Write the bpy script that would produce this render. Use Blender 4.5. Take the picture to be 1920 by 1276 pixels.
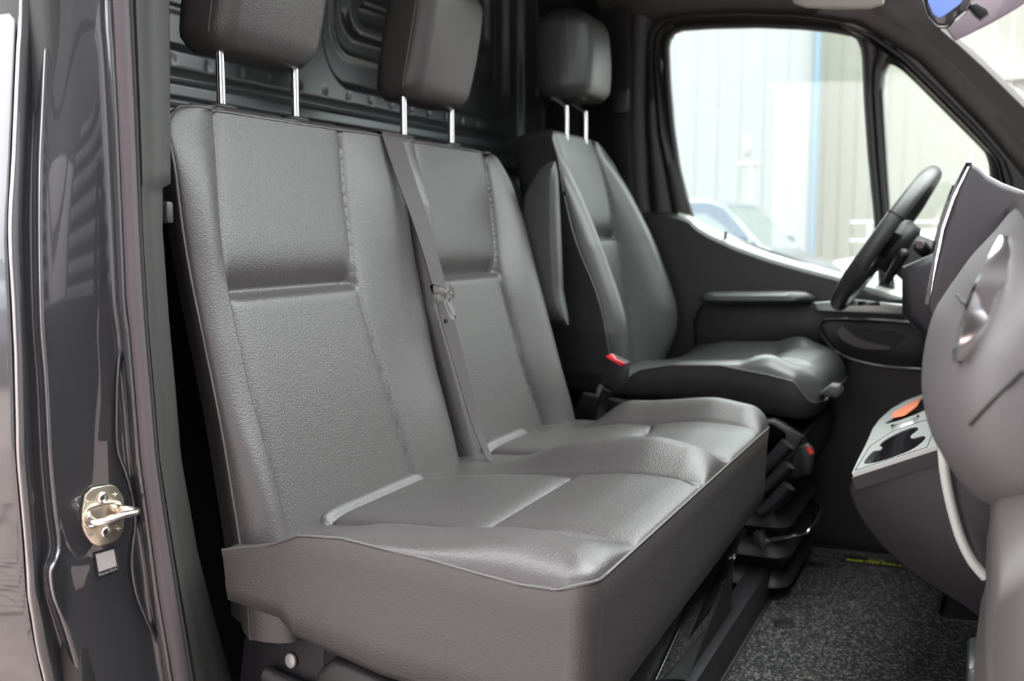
import bpy, bmesh, math, random
import numpy as np
from mathutils import Vector, Matrix
random.seed(7)
for o in list(bpy.data.objects): bpy.data.objects.remove(o)
S = bpy.context.scene
COL = S.collection
# ------------------------------------------------------------------ camera
FPX = 1920*35/36.0
YAW = math.radians(25.3); PIT = -math.atan(203/FPX)
CAM = Vector((.377, -1.005, .83))
cd = bpy.data.cameras.new('camera'); cam = bpy.data.objects.new('camera', cd); COL.objects.link(cam)
cd.sensor_width = 36; cd.lens = 35; cd.clip_start = .02; cd.clip_end = 400
cam.location = CAM; cam.rotation_euler = (math.pi/2+PIT, 0, YAW)
cd.dof.use_dof = True; cd.dof.focus_distance = 1.35; cd.dof.aperture_fstop = 4.5
S.camera = cam
# ------------------------------------------------------------------ light
w = bpy.data.worlds.new('sky'); S.world = w; w.use_nodes = True
nt = w.node_tree; bg = nt.nodes['Background']
tc = nt.nodes.new('ShaderNodeTexCoord'); sp = nt.nodes.new('ShaderNodeSeparateXYZ'); rp = nt.nodes.new('ShaderNodeValToRGB')
nt.links.new(tc.outputs['Generated'], sp.inputs[0]); nt.links.new(sp.outputs['Z'], rp.inputs[0]); nt.links.new(rp.outputs[0], bg.inputs[0])
rp.color_ramp.elements[0].position = 0; rp.color_ramp.elements[0].color = (.42, .43, .45, 1)
rp.color_ramp.elements[1].position = .95; rp.color_ramp.elements[1].color = (1, 1, 1, 1)      # overcast: zenith brighter than horizon
bg.inputs[1].default_value = 3.6
S.view_settings.view_transform = 'Standard'; S.view_settings.look = 'None'
S.view_settings.gamma = 1; S.view_settings.use_curve_mapping = False
S.view_settings.exposure = 2.32
# ------------------------------------------------------------------ helpers
_cy, _sy = math.cos(YAW), math.sin(YAW)
_R = Vector((_cy, _sy, 0)); _H = Vector((-_sy, _cy, 0)); _F = _H*math.cos(PIT)+Vector((0, 0, math.sin(PIT))); _U = _R.cross(_F)
def at(px, py, ax, val):
    """world point on the plane ax = val that the survey of the photograph gives for a pixel"""
    r = _F+_R*((px-960)/FPX)-_U*((py-638)/FPX); i = 'XYZ'.index(ax)
    return CAM+r*((val-CAM[i])/r[i])
def ats(pts, ax, val): return [at(x, y, ax, val) for x, y in pts]

def mat(name, col, rough=.5, metal=0, bump=None, spec=.5, coat=0, trans=0, emit=None, var=None, sheen=0):
    m = bpy.data.materials.new(name); m.use_nodes = True; n = m.node_tree; b = n.nodes['Principled BSDF']
    b.inputs['Base Color'].default_value = (*col, 1); b.inputs['Roughness'].default_value = rough
    b.inputs['Metallic'].default_value = metal; b.inputs['Specular IOR Level'].default_value = spec
    b.inputs['Coat Weight'].default_value = coat; b.inputs['Coat Roughness'].default_value = .03
    b.inputs['Transmission Weight'].default_value = trans
    if sheen: b.inputs['Sheen Weight'].default_value = sheen
    if emit: b.inputs['Emission Color'].default_value = (*emit[0], 1); b.inputs['Emission Strength'].default_value = emit[1]
    t = n.nodes.new('ShaderNodeTexCoord')
    if bump:
        kind, scale, strength, dist = bump
        if kind == 'leather':
            v = n.nodes.new('ShaderNodeTexVoronoi'); v.feature = 'SMOOTH_F1'; v.inputs['Scale'].default_value = scale; v.inputs['Randomness'].default_value = .9
            z = n.nodes.new('ShaderNodeTexNoise'); z.inputs['Scale'].default_value = scale*.6; z.inputs['Detail'].default_value = 2
            mx = n.nodes.new('ShaderNodeMath'); mx.operation = 'ADD'
            n.links.new(t.outputs['Object'], v.inputs['Vector']); n.links.new(t.outputs['Object'], z.inputs['Vector'])
            n.links.new(v.outputs['Distance'], mx.inputs[0]); n.links.new(z.outputs[0], mx.inputs[1]); src = mx.outputs[0]
        else:
            z = n.nodes.new('ShaderNodeTexNoise'); z.inputs['Scale'].default_value = scale; z.inputs['Detail'].default_value = 4
            n.links.new(t.outputs['Object'], z.inputs['Vector']); src = z.outputs[0]
        bp = n.nodes.new('ShaderNodeBump'); bp.inputs['Strength'].default_value = strength; bp.inputs['Distance'].default_value = dist
        n.links.new(src, bp.inputs['Height']); n.links.new(bp.outputs[0], b.inputs['Normal'])
    if var:
        scale, c2, lo, hi = var
        z = n.nodes.new('ShaderNodeTexNoise'); z.inputs['Scale'].default_value = scale; z.inputs['Detail'].default_value = 5
        r = n.nodes.new('ShaderNodeValToRGB'); r.color_ramp.elements[0].position = lo; r.color_ramp.elements[1].position = hi
        r.color_ramp.elements[0].color = (*col, 1); r.color_ramp.elements[1].color = (*c2, 1)
        n.links.new(t.outputs['Object'], z.inputs['Vector']); n.links.new(z.outputs[0], r.inputs[0]); n.links.new(r.outputs[0], b.inputs['Base Color'])
    return m
M = dict(
 leather=mat('leather', (.047, .0425, .043), .44, bump=('leather', 520, .5, .0008), spec=.6),
 leather_b=mat('leather_driver', (.038, .0385, .0385), .42, bump=('leather', 420, .2, .0009), spec=.6),
 piping=mat('piping', (.07, .064, .065), .45),
 stitch=mat('stitch', (.09, .08, .08), .6),
 plastic=mat('dark_plastic', (.012, .0115, .011), .5, bump=('n', 500, .15, .0004)),
 plastic_g=mat('grey_plastic', (.036, .035, .034), .5, bump=('leather', 500, .2, .0007)),
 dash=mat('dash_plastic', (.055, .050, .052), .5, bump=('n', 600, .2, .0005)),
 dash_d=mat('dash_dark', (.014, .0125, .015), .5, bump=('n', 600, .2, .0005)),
 gloss=mat('gloss_black', (.008, .008, .01), .08, coat=.6),
 steel=mat('bulkhead_paint', (.04, .043, .045), .3, spec=.6),
 paint=mat('metallic_paint', (.022, .0225, .026), .3, metal=.4, coat=1),
 chrome=mat('chrome', (.85, .84, .85), .1, metal=1),
 zinc=mat('zinc_plate', (.52, .48, .38), .28, metal=1, bump=('n', 300, .2, .0004)),
 zinc_l=mat('bright_zinc', (.78, .72, .66), .24, metal=1),
 rubber=mat('rubber', (.03, .028, .03), .62),
 rubber_p=mat('rubber_grey', (.06, .048, .054), .6),
 black=mat('black', (.006, .006, .006), .6),
 headliner=mat('headliner', (.04, .037, .034), .9, bump=('n', 900, .3, .0005)),
 visor=mat('visor_cloth', (.3, .28, .25), .9),
 console=mat('console_silver', (.4, .41, .4), .3, metal=.3),
 orange=mat('orange_card', (.85, .2, .07), .5),
 red=mat('red_button', (.65, .02, .03), .35),
 belt=mat('belt_webbing', (.04, .033, .036), .65, bump=('n', 900, .5, .0005)),
 mat=mat('mat_pile', (.008, .008, .010), .95, bump=('n', 300, 1, .004), var=(200, (.20, .19, .18), .5, .68)),
 yellow=mat('yellow_print', (.62, .66, .05), .6),
 white=mat('white_print', (.22, .2, .2), .6),
 glass=None,
 cladding=mat('cladding_pale', (.215, .225, .23), .5), cladding_b=mat('cladding_beige', (.21, .208, .18), .5),
 blue=mat('blue_post', (.11, .165, .21), .5), cladding_d=mat('cladding_grey', (.5, .49, .5), .5), dark_c=mat('cladding_dark', (.14, .14, .15), .5),
 vanpaint=mat('van_paint', (.03, .05, .09), .2, coat=1), whitecar=mat('white_car', (.75, .77, .8), .25, coat=1), greycar=mat('grey_car', (.3, .33, .38), .25, coat=1),
 carglass=mat('car_glass', (.10, .13, .14), .05, coat=1), tyre=mat('tyre', (.02, .02, .02), .8), lens=mat('headlamp', (.8, .85, .9), .1),
 mirror_refl=mat('mirror_glass', (.2, .3, .7), .04, metal=1), leaf=mat('hedge_green', (.12, .3, .05), .8),
 brick=mat('brick_pink', (.30, .235, .22), .8, bump=('n', 90, .4, .003), var=(14, (.22, .17, .16), .35, .7)),
 sand=mat('joint_sand', (.3, .26, .23), .95, bump=('n', 60, .4, .003)),
)
def glass_mat(name, tint, alpha):
    m = bpy.data.materials.new(name); m.use_nodes = True; n = m.node_tree; n.nodes.clear()
    o = n.nodes.new('ShaderNodeOutputMaterial'); tr = n.nodes.new('ShaderNodeBsdfTransparent'); gl = n.nodes.new('ShaderNodeBsdfGlossy'); mx = n.nodes.new('ShaderNodeMixShader'); fr = n.nodes.new('ShaderNodeLayerWeight'); pw = n.nodes.new('ShaderNodeMath'); ma = n.nodes.new('ShaderNodeMath')
    tr.inputs[0].default_value = (*tint, 1); gl.inputs['Roughness'].default_value = .02; fr.inputs[0].default_value = .5
    pw.operation = 'POWER'; pw.inputs[1].default_value = 5; ma.operation = 'MULTIPLY_ADD'; ma.inputs[1].default_value = .9; ma.inputs[2].default_value = .05
    n.links.new(fr.outputs['Facing'], pw.inputs[0]); n.links.new(pw.outputs[0], ma.inputs[0])
    n.links.new(ma.outputs[0], mx.inputs[0]); n.links.new(tr.outputs[0], mx.inputs[1]); n.links.new(gl.outputs[0], mx.inputs[2]); n.links.new(mx.outputs[0], o.inputs[0]); return m
M['glass'] = glass_mat('window_glass', (.74, .78, .76), 1)

def link(name, me, m, parent=None, smooth=True):
    o = bpy.data.objects.new(name, me); COL.objects.link(o)
    if m is not None: me.materials.append(m if not isinstance(m, str) else M[m])
    if smooth:
        for p in me.polygons: p.use_smooth = True
    if parent is not None:
        o.parent = parent
        o.matrix_parent_inverse = Matrix.Translation(parent.location).inverted() if parent.parent is None else Matrix.Translation(wloc(parent)).inverted()
    return o
def wloc(o):
    return Vector((0, 0, 0)) if o.type == 'MESH' else o.location
def pyd(name, v, f, m, parent=None, smooth=True, fix=True):
    me = bpy.data.meshes.new(name); me.from_pydata([tuple(p) for p in v], [], f); me.update()
    if fix:
        b = bmesh.new(); b.from_mesh(me); bmesh.ops.remove_doubles(b, verts=b.verts, dist=1e-6); bmesh.ops.recalc_face_normals(b, faces=b.faces); b.to_mesh(me); b.free()
    return link(name, me, m, parent, smooth)
def sharp(o, ang=35):
    me = o.data; b = bmesh.new(); b.from_mesh(me); a = math.radians(ang)
    for e in b.edges:
        if len(e.link_faces) == 2 and e.calc_face_angle(0) > a: e.smooth = False
    b.to_mesh(me); b.free(); return o
def empty(name, label, cat, loc=(0, 0, 0), group=None, kind=None):
    o = bpy.data.objects.new(name, None); COL.objects.link(o); o.location = loc; o.empty_display_size = .05
    if label: o['label'] = label
    if cat: o['category'] = cat
    if group: o['group'] = group
    if kind: o['kind'] = kind
    return o
def tag(o, label, cat, group=None):
    o['label'] = label; o['category'] = cat
    if group: o['group'] = group
    return o
def rings(rs, closed=True, caps=True):
    v = []; f = []; n = len(rs[0])
    for r in rs: v += [tuple(p) for p in r]
    for i in range(len(rs)-1):
        for j in range(n if closed else n-1):
            a = i*n+j; b = i*n+(j+1) % n; f.append((a, b, b+n, a+n))
    if caps and closed:
        f.append(tuple(range(n-1, -1, -1))); f.append(tuple(range((len(rs)-1)*n, len(rs)*n)))
    return v, f
def loft(name, rs, m, parent=None, closed=True, caps=True, smooth=True, sh=40):
    v, f = rings(rs, closed, caps); o = pyd(name, v, f, m, parent, smooth)
    return sharp(o, sh) if smooth else o
def catmull(pts, k=8):
    P = [Vector(p) for p in pts]
    if len(P) < 3: return [P[0].lerp(P[1], i/k) for i in range(k+1)]
    out = []
    for i in range(len(P)-1):
        a = P[max(i-1, 0)]; b = P[i]; c = P[i+1]; d = P[min(i+2, len(P)-1)]
        for j in range(k):
            t = j/k; out.append(.5*((2*b)+(c-a)*t+(2*a-5*b+4*c-d)*t*t+(3*b-a-3*c+d)*t**3))
    out.append(P[-1]); return out
def tube_v(pts, r, seg=8):
    P = [Vector(p) for p in pts]; rs = []; up = None
    for i, p in enumerate(P):
        d = (P[min(i+1, len(P)-1)]-P[max(i-1, 0)]).normalized()
        if up is None: up = d.orthogonal().normalized()
        up = (up-d*up.dot(d)).normalized(); s = d.cross(up)
        rr = r(i/(len(P)-1)) if callable(r) else r
        rs.append([p+(up*math.cos(a)+s*math.sin(a))*rr for a in [2*math.pi*q/seg for q in range(seg)]])
    return rings(rs)
def tube(name, pts, r, m, parent=None, seg=8, k=8, smoothpath=True):
    v, f = tube_v(catmull(pts, k) if smoothpath else pts, r, seg); return sharp(pyd(name, v, f, m, parent), 60)
def ribbon(name, pts, widths, thick, m, parent=None, k=8):
    """pts centre, widths vector (half width) per point"""
    P = catmull(pts, k); W = catmull(widths, k); rs = []
    for i, p in enumerate(P):
        d = (P[min(i+1, len(P)-1)]-P[max(i-1, 0)]).normalized(); wv = W[i]; n = d.cross(wv).normalized()*thick/2
        rs.append([p-wv-n, p-n, p+wv-n, p+wv+n, p+n, p-wv+n])
    return loft(name, rs, m, parent, sh=50)
def box(name, c, s, m, parent=None, bev=.004, rot=None, seg=2, taper=None):
    b = bmesh.new(); bmesh.ops.create_cube(b, size=1)
    for v in b.verts:
        v.co = Vector((v.co.x*s[0], v.co.y*s[1], v.co.z*s[2]))
        if taper and v.co.z > 0: v.co.x *= taper; v.co.y *= taper
    if bev: bmesh.ops.bevel(b, geom=b.edges[:], offset=min(bev, min(s)*.45), segments=seg, affect='EDGES', profile=.5)
    mt = Matrix.Translation(c)
    if rot is not None: mt = mt @ (rot if isinstance(rot, Matrix) else Matrix.Rotation(rot, 4, 'Z'))
    bmesh.ops.transform(b, matrix=mt, verts=b.verts)
    me = bpy.data.meshes.new(name); b.to_mesh(me); b.free(); return sharp(link(name, me, m, parent), 40)
def resample(poly, n, closed=True):
    P = [Vector(p) for p in poly]
    if closed: P = P+[P[0]]
    L = [0]
    for a, b in zip(P, P[1:]): L.append(L[-1]+(b-a).length)
    out = []; T = L[-1]; m = n if closed else n-1
    for i in range(n):
        t = T*i/m; k = 0
        while k < len(L)-2 and L[k+1] < t: k += 1
        u = (t-L[k])/max(L[k+1]-L[k], 1e-9); out.append(P[k].lerp(P[k+1], min(u, 1)))
    return out
def prism(name, poly, d, m, parent=None, bev=.0, smooth=True):
    """poly 3D points, extruded by vector d, optionally with softened rims"""
    P = [Vector(p) for p in poly]; d = Vector(d); c = sum(P, Vector())/len(P)
    if bev:
        def ins(k): return [p+(c-p).normalized()*k for p in P]
        dn = d.normalized()
        rs = [ins(bev), [p+dn*bev*.3 for p in ins(bev*.3)], [p+dn*bev for p in P], [p+d-dn*bev for p in P], [p+d-dn*bev*.3 for p in ins(bev*.3)], [p+d for p in ins(bev)]]
    else: rs = [P, [p+d for p in P]]
    return loft(name, rs, m, parent, smooth=smooth, sh=45)
def rrect(w, h, r, n=6):
    out = []
    for cx, cy, a0 in ((w/2-r, h/2-r, 0), (-w/2+r, h/2-r, 90), (-w/2+r, -h/2+r, 180), (w/2-r, -h/2+r, 270)):
        for i in range(n+1):
            a = math.radians(a0+90*i/n); out.append((cx+r*math.cos(a), cy+r*math.sin(a)))
    return out
def interp(x, xs, ys): return float(np.interp(x, xs, ys))
def sinterp(z, tab, w=.045):
    return float(np.mean(np.interp(z+np.linspace(-w, w, 11), tab[0], tab[1])))
def sstep(a, b, x):
    t = np.clip((x-a)/(b-a), 0, 1); return t*t*(3-2*t)
def text(name, body, size, loc, rot, m, parent=None, ext=.0003, sx=1):
    c = bpy.data.curves.new(name, 'FONT'); c.body = body; c.size = size; c.extrude = ext; c.align_x = 'CENTER'; c.align_y = 'CENTER'
    o = bpy.data.objects.new(name, c); COL.objects.link(o)
    dg = bpy.context.evaluated_depsgraph_get(); me = bpy.data.meshes.new_from_object(o.evaluated_get(dg)); bpy.data.objects.remove(o)
    me.transform(Matrix.Translation(loc) @ rot @ Matrix.Diagonal((sx, 1, 1, 1)))
    return link(name, me, m, parent, smooth=False)
def structure(o): o['kind'] = 'structure'; return o

# ================================================================== SETTING
# ---- bulkhead: pressed dark steel sheet
def rbox_d(y, z, cy, cz, hw, hh, r):
    qx = np.abs(y-cy)-hw+r; qz = np.abs(z-cz)-hh+r
    return np.sqrt(np.maximum(qx, 0)**2+np.maximum(qz, 0)**2)+np.minimum(np.maximum(qx, qz), 0)-r
def bulkhead():
    ny, nz = 420, 300
    ys = np.linspace(-.12, 1.86, ny); zs = np.linspace(-.05, 1.72, nz); Y, Z = np.meshgrid(ys, zs)
    X = np.full_like(Y, -.86)
    def bump(d, w, h): return h*(1-sstep(0, w, d))
    # horizontal swages under the panels
    X += .022*(1-sstep(1.075, 1.083, Z))            # stepped rail behind the seat tops
    X -= .012*np.exp(-((Z-1.090)/.008)**4)
    X -= .008*np.exp(-((Z-1.045)/.003)**2)
    X += .010*(1-sstep(1.036, 1.040, Z))
    X -= .03*(1-sstep(.99, 1.01, Z))
    X += .012*np.exp(-((Z-.93)/.03)**4)
    for cy, hw in ((.28, .37), (1.155, .43)):
        d = rbox_d(Y, Z, cy, 1.42, hw, .275, .09)
        X -= bump(d, .012, .018)
        d2 = rbox_d(Y, Z, cy, 1.43, hw-.045, .225, .06); X += .005*np.exp(-(d2/.004)**2)
        d3 = rbox_d(Y, Z, cy, 1.44, hw-.085, .185, .05); X += bump(d3, .014, .016)
        for zz in (1.30, 1.355, 1.41, 1.465): X -= bump(rbox_d(Y, Z, cy-.07, zz, hw-.20, .013, .012), .010, .014)
        d5 = rbox_d(Y, Z, cy+hw-.17, 1.40, .05, .085, .04); X -= bump(d5, .012, .014)
        X += .004*np.exp(-(rbox_d(Y, Z, cy+hw-.17, 1.40, .025, .055, .02)/.004)**2)
    X += .02*sstep(1.64, 1.66, Y)
    X -= bump(rbox_d(Y, Z, 1.73, 1.42, .05, .2, .03), .01, .02)
    for yy in np.arange(-.05, 1.6, .085):            # spot weld dimples
        X -= .003*np.exp(-(((Y-yy)**2+(Z-1.117)**2)/.006**2))
    v = np.stack([X, Y, Z], -1).reshape(-1, 3); idx = np.arange(ny*nz).reshape(nz, ny)
    f = np.stack([idx[:-1, :-1], idx[:-1, 1:], idx[1:, 1:], idx[1:, :-1]], -1).reshape(-1, 4)
    o = pyd('wall_rear', v.tolist(), f.tolist(), 'steel', fix=False); structure(o)
bulkhead()
# ---- floor
structure(box('floor', (.1, .78, -.03), (2.0, 2.16, .06), 'dash_d', bev=.01))
structure(box('wall_front', (1.02, .78, .42), (.06, 2.1, .96), 'black', bev=.01))
structure(box('wall_left_front', (.70, 1.72, .35), (.62, .05, .95), 'plastic', bev=.01)).name = 'wall_left.002'
structure(box('wall_right_front', (.86, -.22, .35), (.30, .06, .95), 'plastic', bev=.01)).name = 'wall_right.002'
# ---- near B pillar (painted jamb), lofted down its height
def pillar():
    ks = [-640, -300, 0, 100, 200, 303, 430, 560, 620, 666, 716, 790, 860, 950, 1015, 1040, 1070, 1115, 1160, 1217, 1276, 1400]
    def tab(*p): return [q[0] for q in p], [q[1] for q in p]
    outer = tab((0, 33), (303, 20), (430, 14), (666, 25), (860, 30), (950, 38), (1015, 44), (1115, 50), (1217, 67), (1276, 81), (1400, 110))
    ridge = tab((0, 84), (337, 69), (430, 69), (600, 72), (716, 81), (860, 88), (950, 96), (1010, 105), (1040, 102), (1080, 89), (1130, 100), (1180, 118), (1276, 145), (1400, 185))
    seal = tab((0, 205), (200, 216), (430, 226), (565, 232), (620, 239), (733, 249), (860, 259), (1000, 278), (1115, 293), (1243, 315), (1276, 320), (1400, 345))
    line = tab((0, 235), (200, 244), (430, 253), (620, 264), (733, 274), (860, 284), (1000, 305), (1115, 323), (1276, 350), (1400, 375))
    trim = tab((0, 318), (345, 320), (352, 305), (430, 305), (600, 317), (716, 328), (860, 340), (937, 354), (1035, 371), (1142, 398), (1217, 418), (1276, 435), (1400, 470))
    g = lambda t, y: interp(y, t[0], t[1])
    rs = []
    for y in ks:
        o, r, s = g(outer, y), g(ridge, y), g(seal, y)
        s_sw = .014*math.exp(-((y-1085)/45)**2)
        row = [at(o+1, y, 'X', -.68), at(o, y, 'X', -.64), at(o+6, y, 'X', -.620), at(o+(r-o)*.45, y, 'X', -.612), at(o+(r-o)*.72, y, 'X', -.614), at(r-7, y, 'X', -.61), at(r-1, y, 'X', -.597+s_sw), at(r+7, y, 'X', -.588+s_sw), at(r+20, y, 'X', -.584), at(r+(s-r)*.4, y, 'X', -.571), at(r+(s-r)*.7, y, 'X', -.558), at(s-18, y, 'X', -.550), at(s-8, y, 'X', -.54), at(s+8, y, 'X', -.535), at(s+10, y, 'X', -.60)]
        rs.append(row)
    # smooth in height
    cols = list(zip(*rs)); cols = [catmull(c, 6) for c in cols]; rs = [list(r) for r in zip(*cols)]
    rows = []
    for r in rs: rows.append(catmull(r, 4))
    p = loft('wall_right', rows, 'paint', closed=False, caps=False, sh=80); structure(p)
    # flange line, inner seam bead of the jamb
    bead = [(226, 470), (232, 610), (223, 680), (220, 760), (222, 840), (238, 890), (250, 940), (254, 985), (248, 1050), (256, 1110), (275, 1160), (300, 1215), (316, 1250)]
    tube('panel_flange', [at(x, y, 'X', -.549) for x, y in bead], .0022, 'paint', p)
    # rubber weather seal
    ys = list(range(-640, 1401, 40))
    t2 = [];
    for y in ys:
        a = at(g(seal, y)+1, y, 'X', -.535); b = at(g(line, y)+2, y, 'X', -.535); c = (a+b)/2; hw = (b-a)/2
        ring = [c+hw*math.cos(t)+Vector((.016, -.004, 0))*math.sin(t) for t in [math.pi*q/5-.3*0 for q in range(10)]]
        t2.append(ring)
    s = loft('trim_1', t2, 'rubber_p', sh=80); structure(s)
    lip = []
    for y in ys:
        a = at(g(line, y)+1, y, 'X', -.53); b = at(g(line, y)+9, y, 'X', -.53); c = (a+b)/2; hw = (b-a)/2
        lip.append([c+hw*math.cos(t)+Vector((.007, 0, 0))*math.sin(t) for t in [math.pi*q/4 for q in range(8)]])
    loft('seal_lip', lip, 'rubber', s, sh=80)
    # plastic pillar cover
    t3 = []
    for y in list(range(-640, 345, 30))+[344, 352]+list(range(370, 1401, 30)):
        l = g(line, y)+8; t = g(trim, y)
        t3.append([at(l, y, 'X', -.56), at(l+1, y, 'X', -.535), at(l+(t-l)*.16, y, 'X', -.528), at(l+(t-l)*.30, y, 'X', -.532), at(l+(t-l)*.42, y, 'X', -.545), at(l+(t-l)*.6, y, 'X', -.55), at(t-3, y, 'X', -.556), at(t, y, 'X', -.562), at(t, y, 'X', -.59)])
    c = loft('trim_2', t3, 'plastic_g', closed=False, caps=False, sh=70); structure(c)
    # dark inner wall behind the bench end
    structure(box('wall_right_inner', (-.69, -.17, .65), (.22, .04, 2.1), 'black', bev=.01)).name = 'wall_right.001'
pillar()
# ---- sliding door skin behind the pillar (reflects yard and paving)
dd = []
EDGE = [(0, 33), (303, 20), (430, 14), (666, 25), (860, 30), (950, 38), (1015, 44), (1115, 50), (1217, 67), (1276, 81), (1400, 110)]
for y in [-1500, -900, -400, -100]+list(range(0, 1401, 50))+[1700, 2200]:
    e = at(interp(y, [q[0] for q in EDGE], [q[1] for q in EDGE])-2, y, 'X', -.635)
    dd.append([e+Vector((-.004, .03, 0)), e, e+Vector((-.01, -.001, 0)), Vector((-1.6, e.y-.001, e.z)), Vector((-3.6, e.y-.001, e.z)), Vector((-3.6, e.y+.03, e.z))])
structure(loft('door_2', dd, 'paint', closed=False, caps=False, sh=60))
# ---- open passenger door, swung out beside the photographer
d3 = empty('door_3', None, None, (.72, -.4, .1), kind='structure')
box('door_panel', (.74, -.86, .20), (.10, 1.0, .98), 'plastic', d3, bev=.03)
for nm, c, s_ in (('window_frame', (.74, -.86, 1.42), (.05, 1.0, .06)), ('window_frame', (.74, -1.33, 1.05), (.05, .06, .76)), ('window_frame', (.74, -.39, 1.05), (.05, .06, .76))):
    box(nm, c, s_, 'plastic', d3, bev=.01)
box('armrest', (.665, -.86, .42), (.08, .5, .06), 'plastic', d3, bev=.02)
# ---- ceiling
cr = []
for yy in np.linspace(-.2, 1.78, 24):
    k = abs((yy-.79)/.99)**6
    cr.append([(-.9, yy, 1.62-.1*k), (-.3, yy, 1.61-.1*k), (-.16, yy, 1.60-.1*k), (-.09, yy, 1.58-.1*k), (-.08, yy, 1.62-.1*k), (-.12, yy, 1.66), (-.9, yy, 1.72)])
structure(loft('ceiling', cr, 'headliner', sh=70))
# ---- far side: body frame with openings
YD = 1.76
win = [(1300, 410), (1286, 370), (1272, 310), (1262, 240), (1255, 160), (1252, 90), (1256, 66), (1275, 56), (1330, 52), (1420, 50), (1500, 53), (1560, 59), (1598, 66), (1613, 76), (1618, 100), (1622, 190), (1629, 290), (1638, 380), (1646, 470), (1650, 540), (1540, 505), (1440, 470), (1370, 445), (1325, 428)]
qw = [(1676, 560), (1668, 420), (1660, 300), (1653, 180), (1650, 140), (1654, 124), (1664, 117), (1676, 120), (1692, 130), (1720, 156), (1760, 196), (1800, 236), (1838, 274), (1850, 288), (1855, 305), (1858, 335), (1865, 420), (1860, 560)]
def ringoff(poly, k, y, c=None):
    P = resample(ats(poly, 'Y', YD), 96); c = c or sum(P, Vector())/len(P); n = len(P); out = []
    for i, p in enumerate(P):
        t = (P[(i+1) % n]-P[i-1]).normalized(); nn = Vector((t.z, 0, -t.x))
        if nn.dot(p-c) < 0: nn = -nn
        q = p+nn*k; out.append(Vector((q.x, y, q.z)))
    return out
fr = empty('door_1', None, None, (0, YD, .2), kind='structure')
loft('window_seal', [ringoff(win, -.001, YD+.02), ringoff(win, -.003, YD-.004), ringoff(win, .004, YD-.012), ringoff(win, .016, YD-.008), ringoff(win, .018, YD+.02)], 'black', fr, caps=False)
loft('quarter_window_seal', [ringoff(qw, -.001, YD+.02), ringoff(qw, -.002, YD-.004), ringoff(qw, .005, YD-.012), ringoff(qw, .017, YD-.008), ringoff(qw, .019, YD+.02)], 'black', fr, caps=False)
# upper door frame: a moulded band round both openings
out_top = [(1218, 420), (1212, 250), (1215, 120), (1222, 60), (1240, 42), (1290, 30), (1400, 26), (1500, 30), (1570, 40), (1640, 66), (1700, 108), (1760, 166), (1830, 236), (1885, 300), (1900, 340), (1905, 420)]
inn_top = [(1297, 410), (1254, 250), (1238, 120), (1240, 80), (1252, 50), (1290, 42), (1400, 39), (1500, 42), (1570, 50), (1630, 80), (1690, 124), (1745, 178), (1815, 248), (1865, 300), (1872, 340), (1880, 420)]
a = resample(ats(out_top, 'Y', YD), 80, False); b = resample(ats(inn_top, 'Y', YD), 80, False)
rs = []
for p, q in zip(a, b):
    d = q-p
    rs.append([p-d*3+Vector((0, .05, 0)), p+Vector((0, .045, 0)), p+Vector((0, -.01, 0)), p+d*.2+Vector((0, -.03, 0)), p+d*.5+Vector((0, -.03, 0)), p+d*.62+Vector((0, -.012, 0)), p+d*.75+Vector((0, -.022, 0)), q+Vector((0, -.010, 0)), q+Vector((0, .03, 0))])
loft('frame_trim', rs, 'plastic', fr, closed=False, caps=False, sh=70)
# mullion between windows
mu = []
for t in np.linspace(0, 1, 14):
    y = 60+t*500; l = interp(y, [60, 100, 300, 420, 560], [1600, 1617, 1630, 1643, 1655]); r = interp(y, [60, 110, 150, 300, 420, 560], [1700, 1668, 1652, 1661, 1669, 1677])
    pl, pr = at(l, y, 'Y', YD), at(r, y, 'Y', YD); d = pr-pl
    mu.append([pl+Vector((0, .04, 0)), pl, pl+d*.2+Vector((0, -.012, 0)), pl+d*.4+Vector((0, -.012, 0)), pl+d*.5+Vector((0, 0, 0)), pl+d*.6+Vector((0, -.012, 0)), pl+d*.85+Vector((0, -.012, 0)), pr, pr+Vector((0, .04, 0))])
loft('window_mullion', mu, 'plastic_g', fr, closed=True, caps=False, sh=50)
structure(prism('window_1', ringoff(win, .006, YD+.03)[::2], (0, .004, 0), 'glass', smooth=False))
structure(prism('window_2', ringoff(qw, .006, YD+.03)[::2], (0, .004, 0), 'glass', smooth=False))
# door lining: sill line then down
top = [(1180, 402), (1262, 404), (1290, 412), (1305, 428), (1330, 443), (1380, 466), (1440, 487), (1500, 504), (1566, 521), (1640, 545), (1740, 575), (1900, 620)]
T = resample(ats(top, 'Y', YD-.06), 60, False)
G = resample(ats([(1180, 392), (1262, 396), (1296, 402), (1312, 415), (1340, 430), (1380, 446), (1440, 470), (1500, 490), (1570, 510), (1640, 532), (1740, 560), (1900, 600)], 'Y', YD+.012), 60, False)
rs = []
for p, q in zip(T, G):
    rs.append([q+Vector((0, .004, -.05)), q, q.lerp(p, .5)+Vector((0, 0, .003)), p+Vector((0, .006, .002)), p+Vector((0, -.003, -.006)), Vector((p.x, YD-.066, .66)), Vector((p.x, YD-.066, .50)), Vector((p.x, YD-.07, .32)), Vector((p.x, YD-.075, .0)), Vector((p.x, YD-.075, -.1))])
door = loft('door_panel', rs, 'plastic', fr, closed=False, caps=False, sh=40)
sill = loft('sill_cap', [[q+Vector((0, .002, .0015)), q.lerp(p, .5)+Vector((0, 0, .006)), p+Vector((0, .010, .0035))] for p, q in zip(T[8:], G[8:])], mat('sill_skylit', (.3, .3, .28), .35), fr, closed=False, caps=False)  # pale colour paints skylight onto the top of the dark trim
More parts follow.
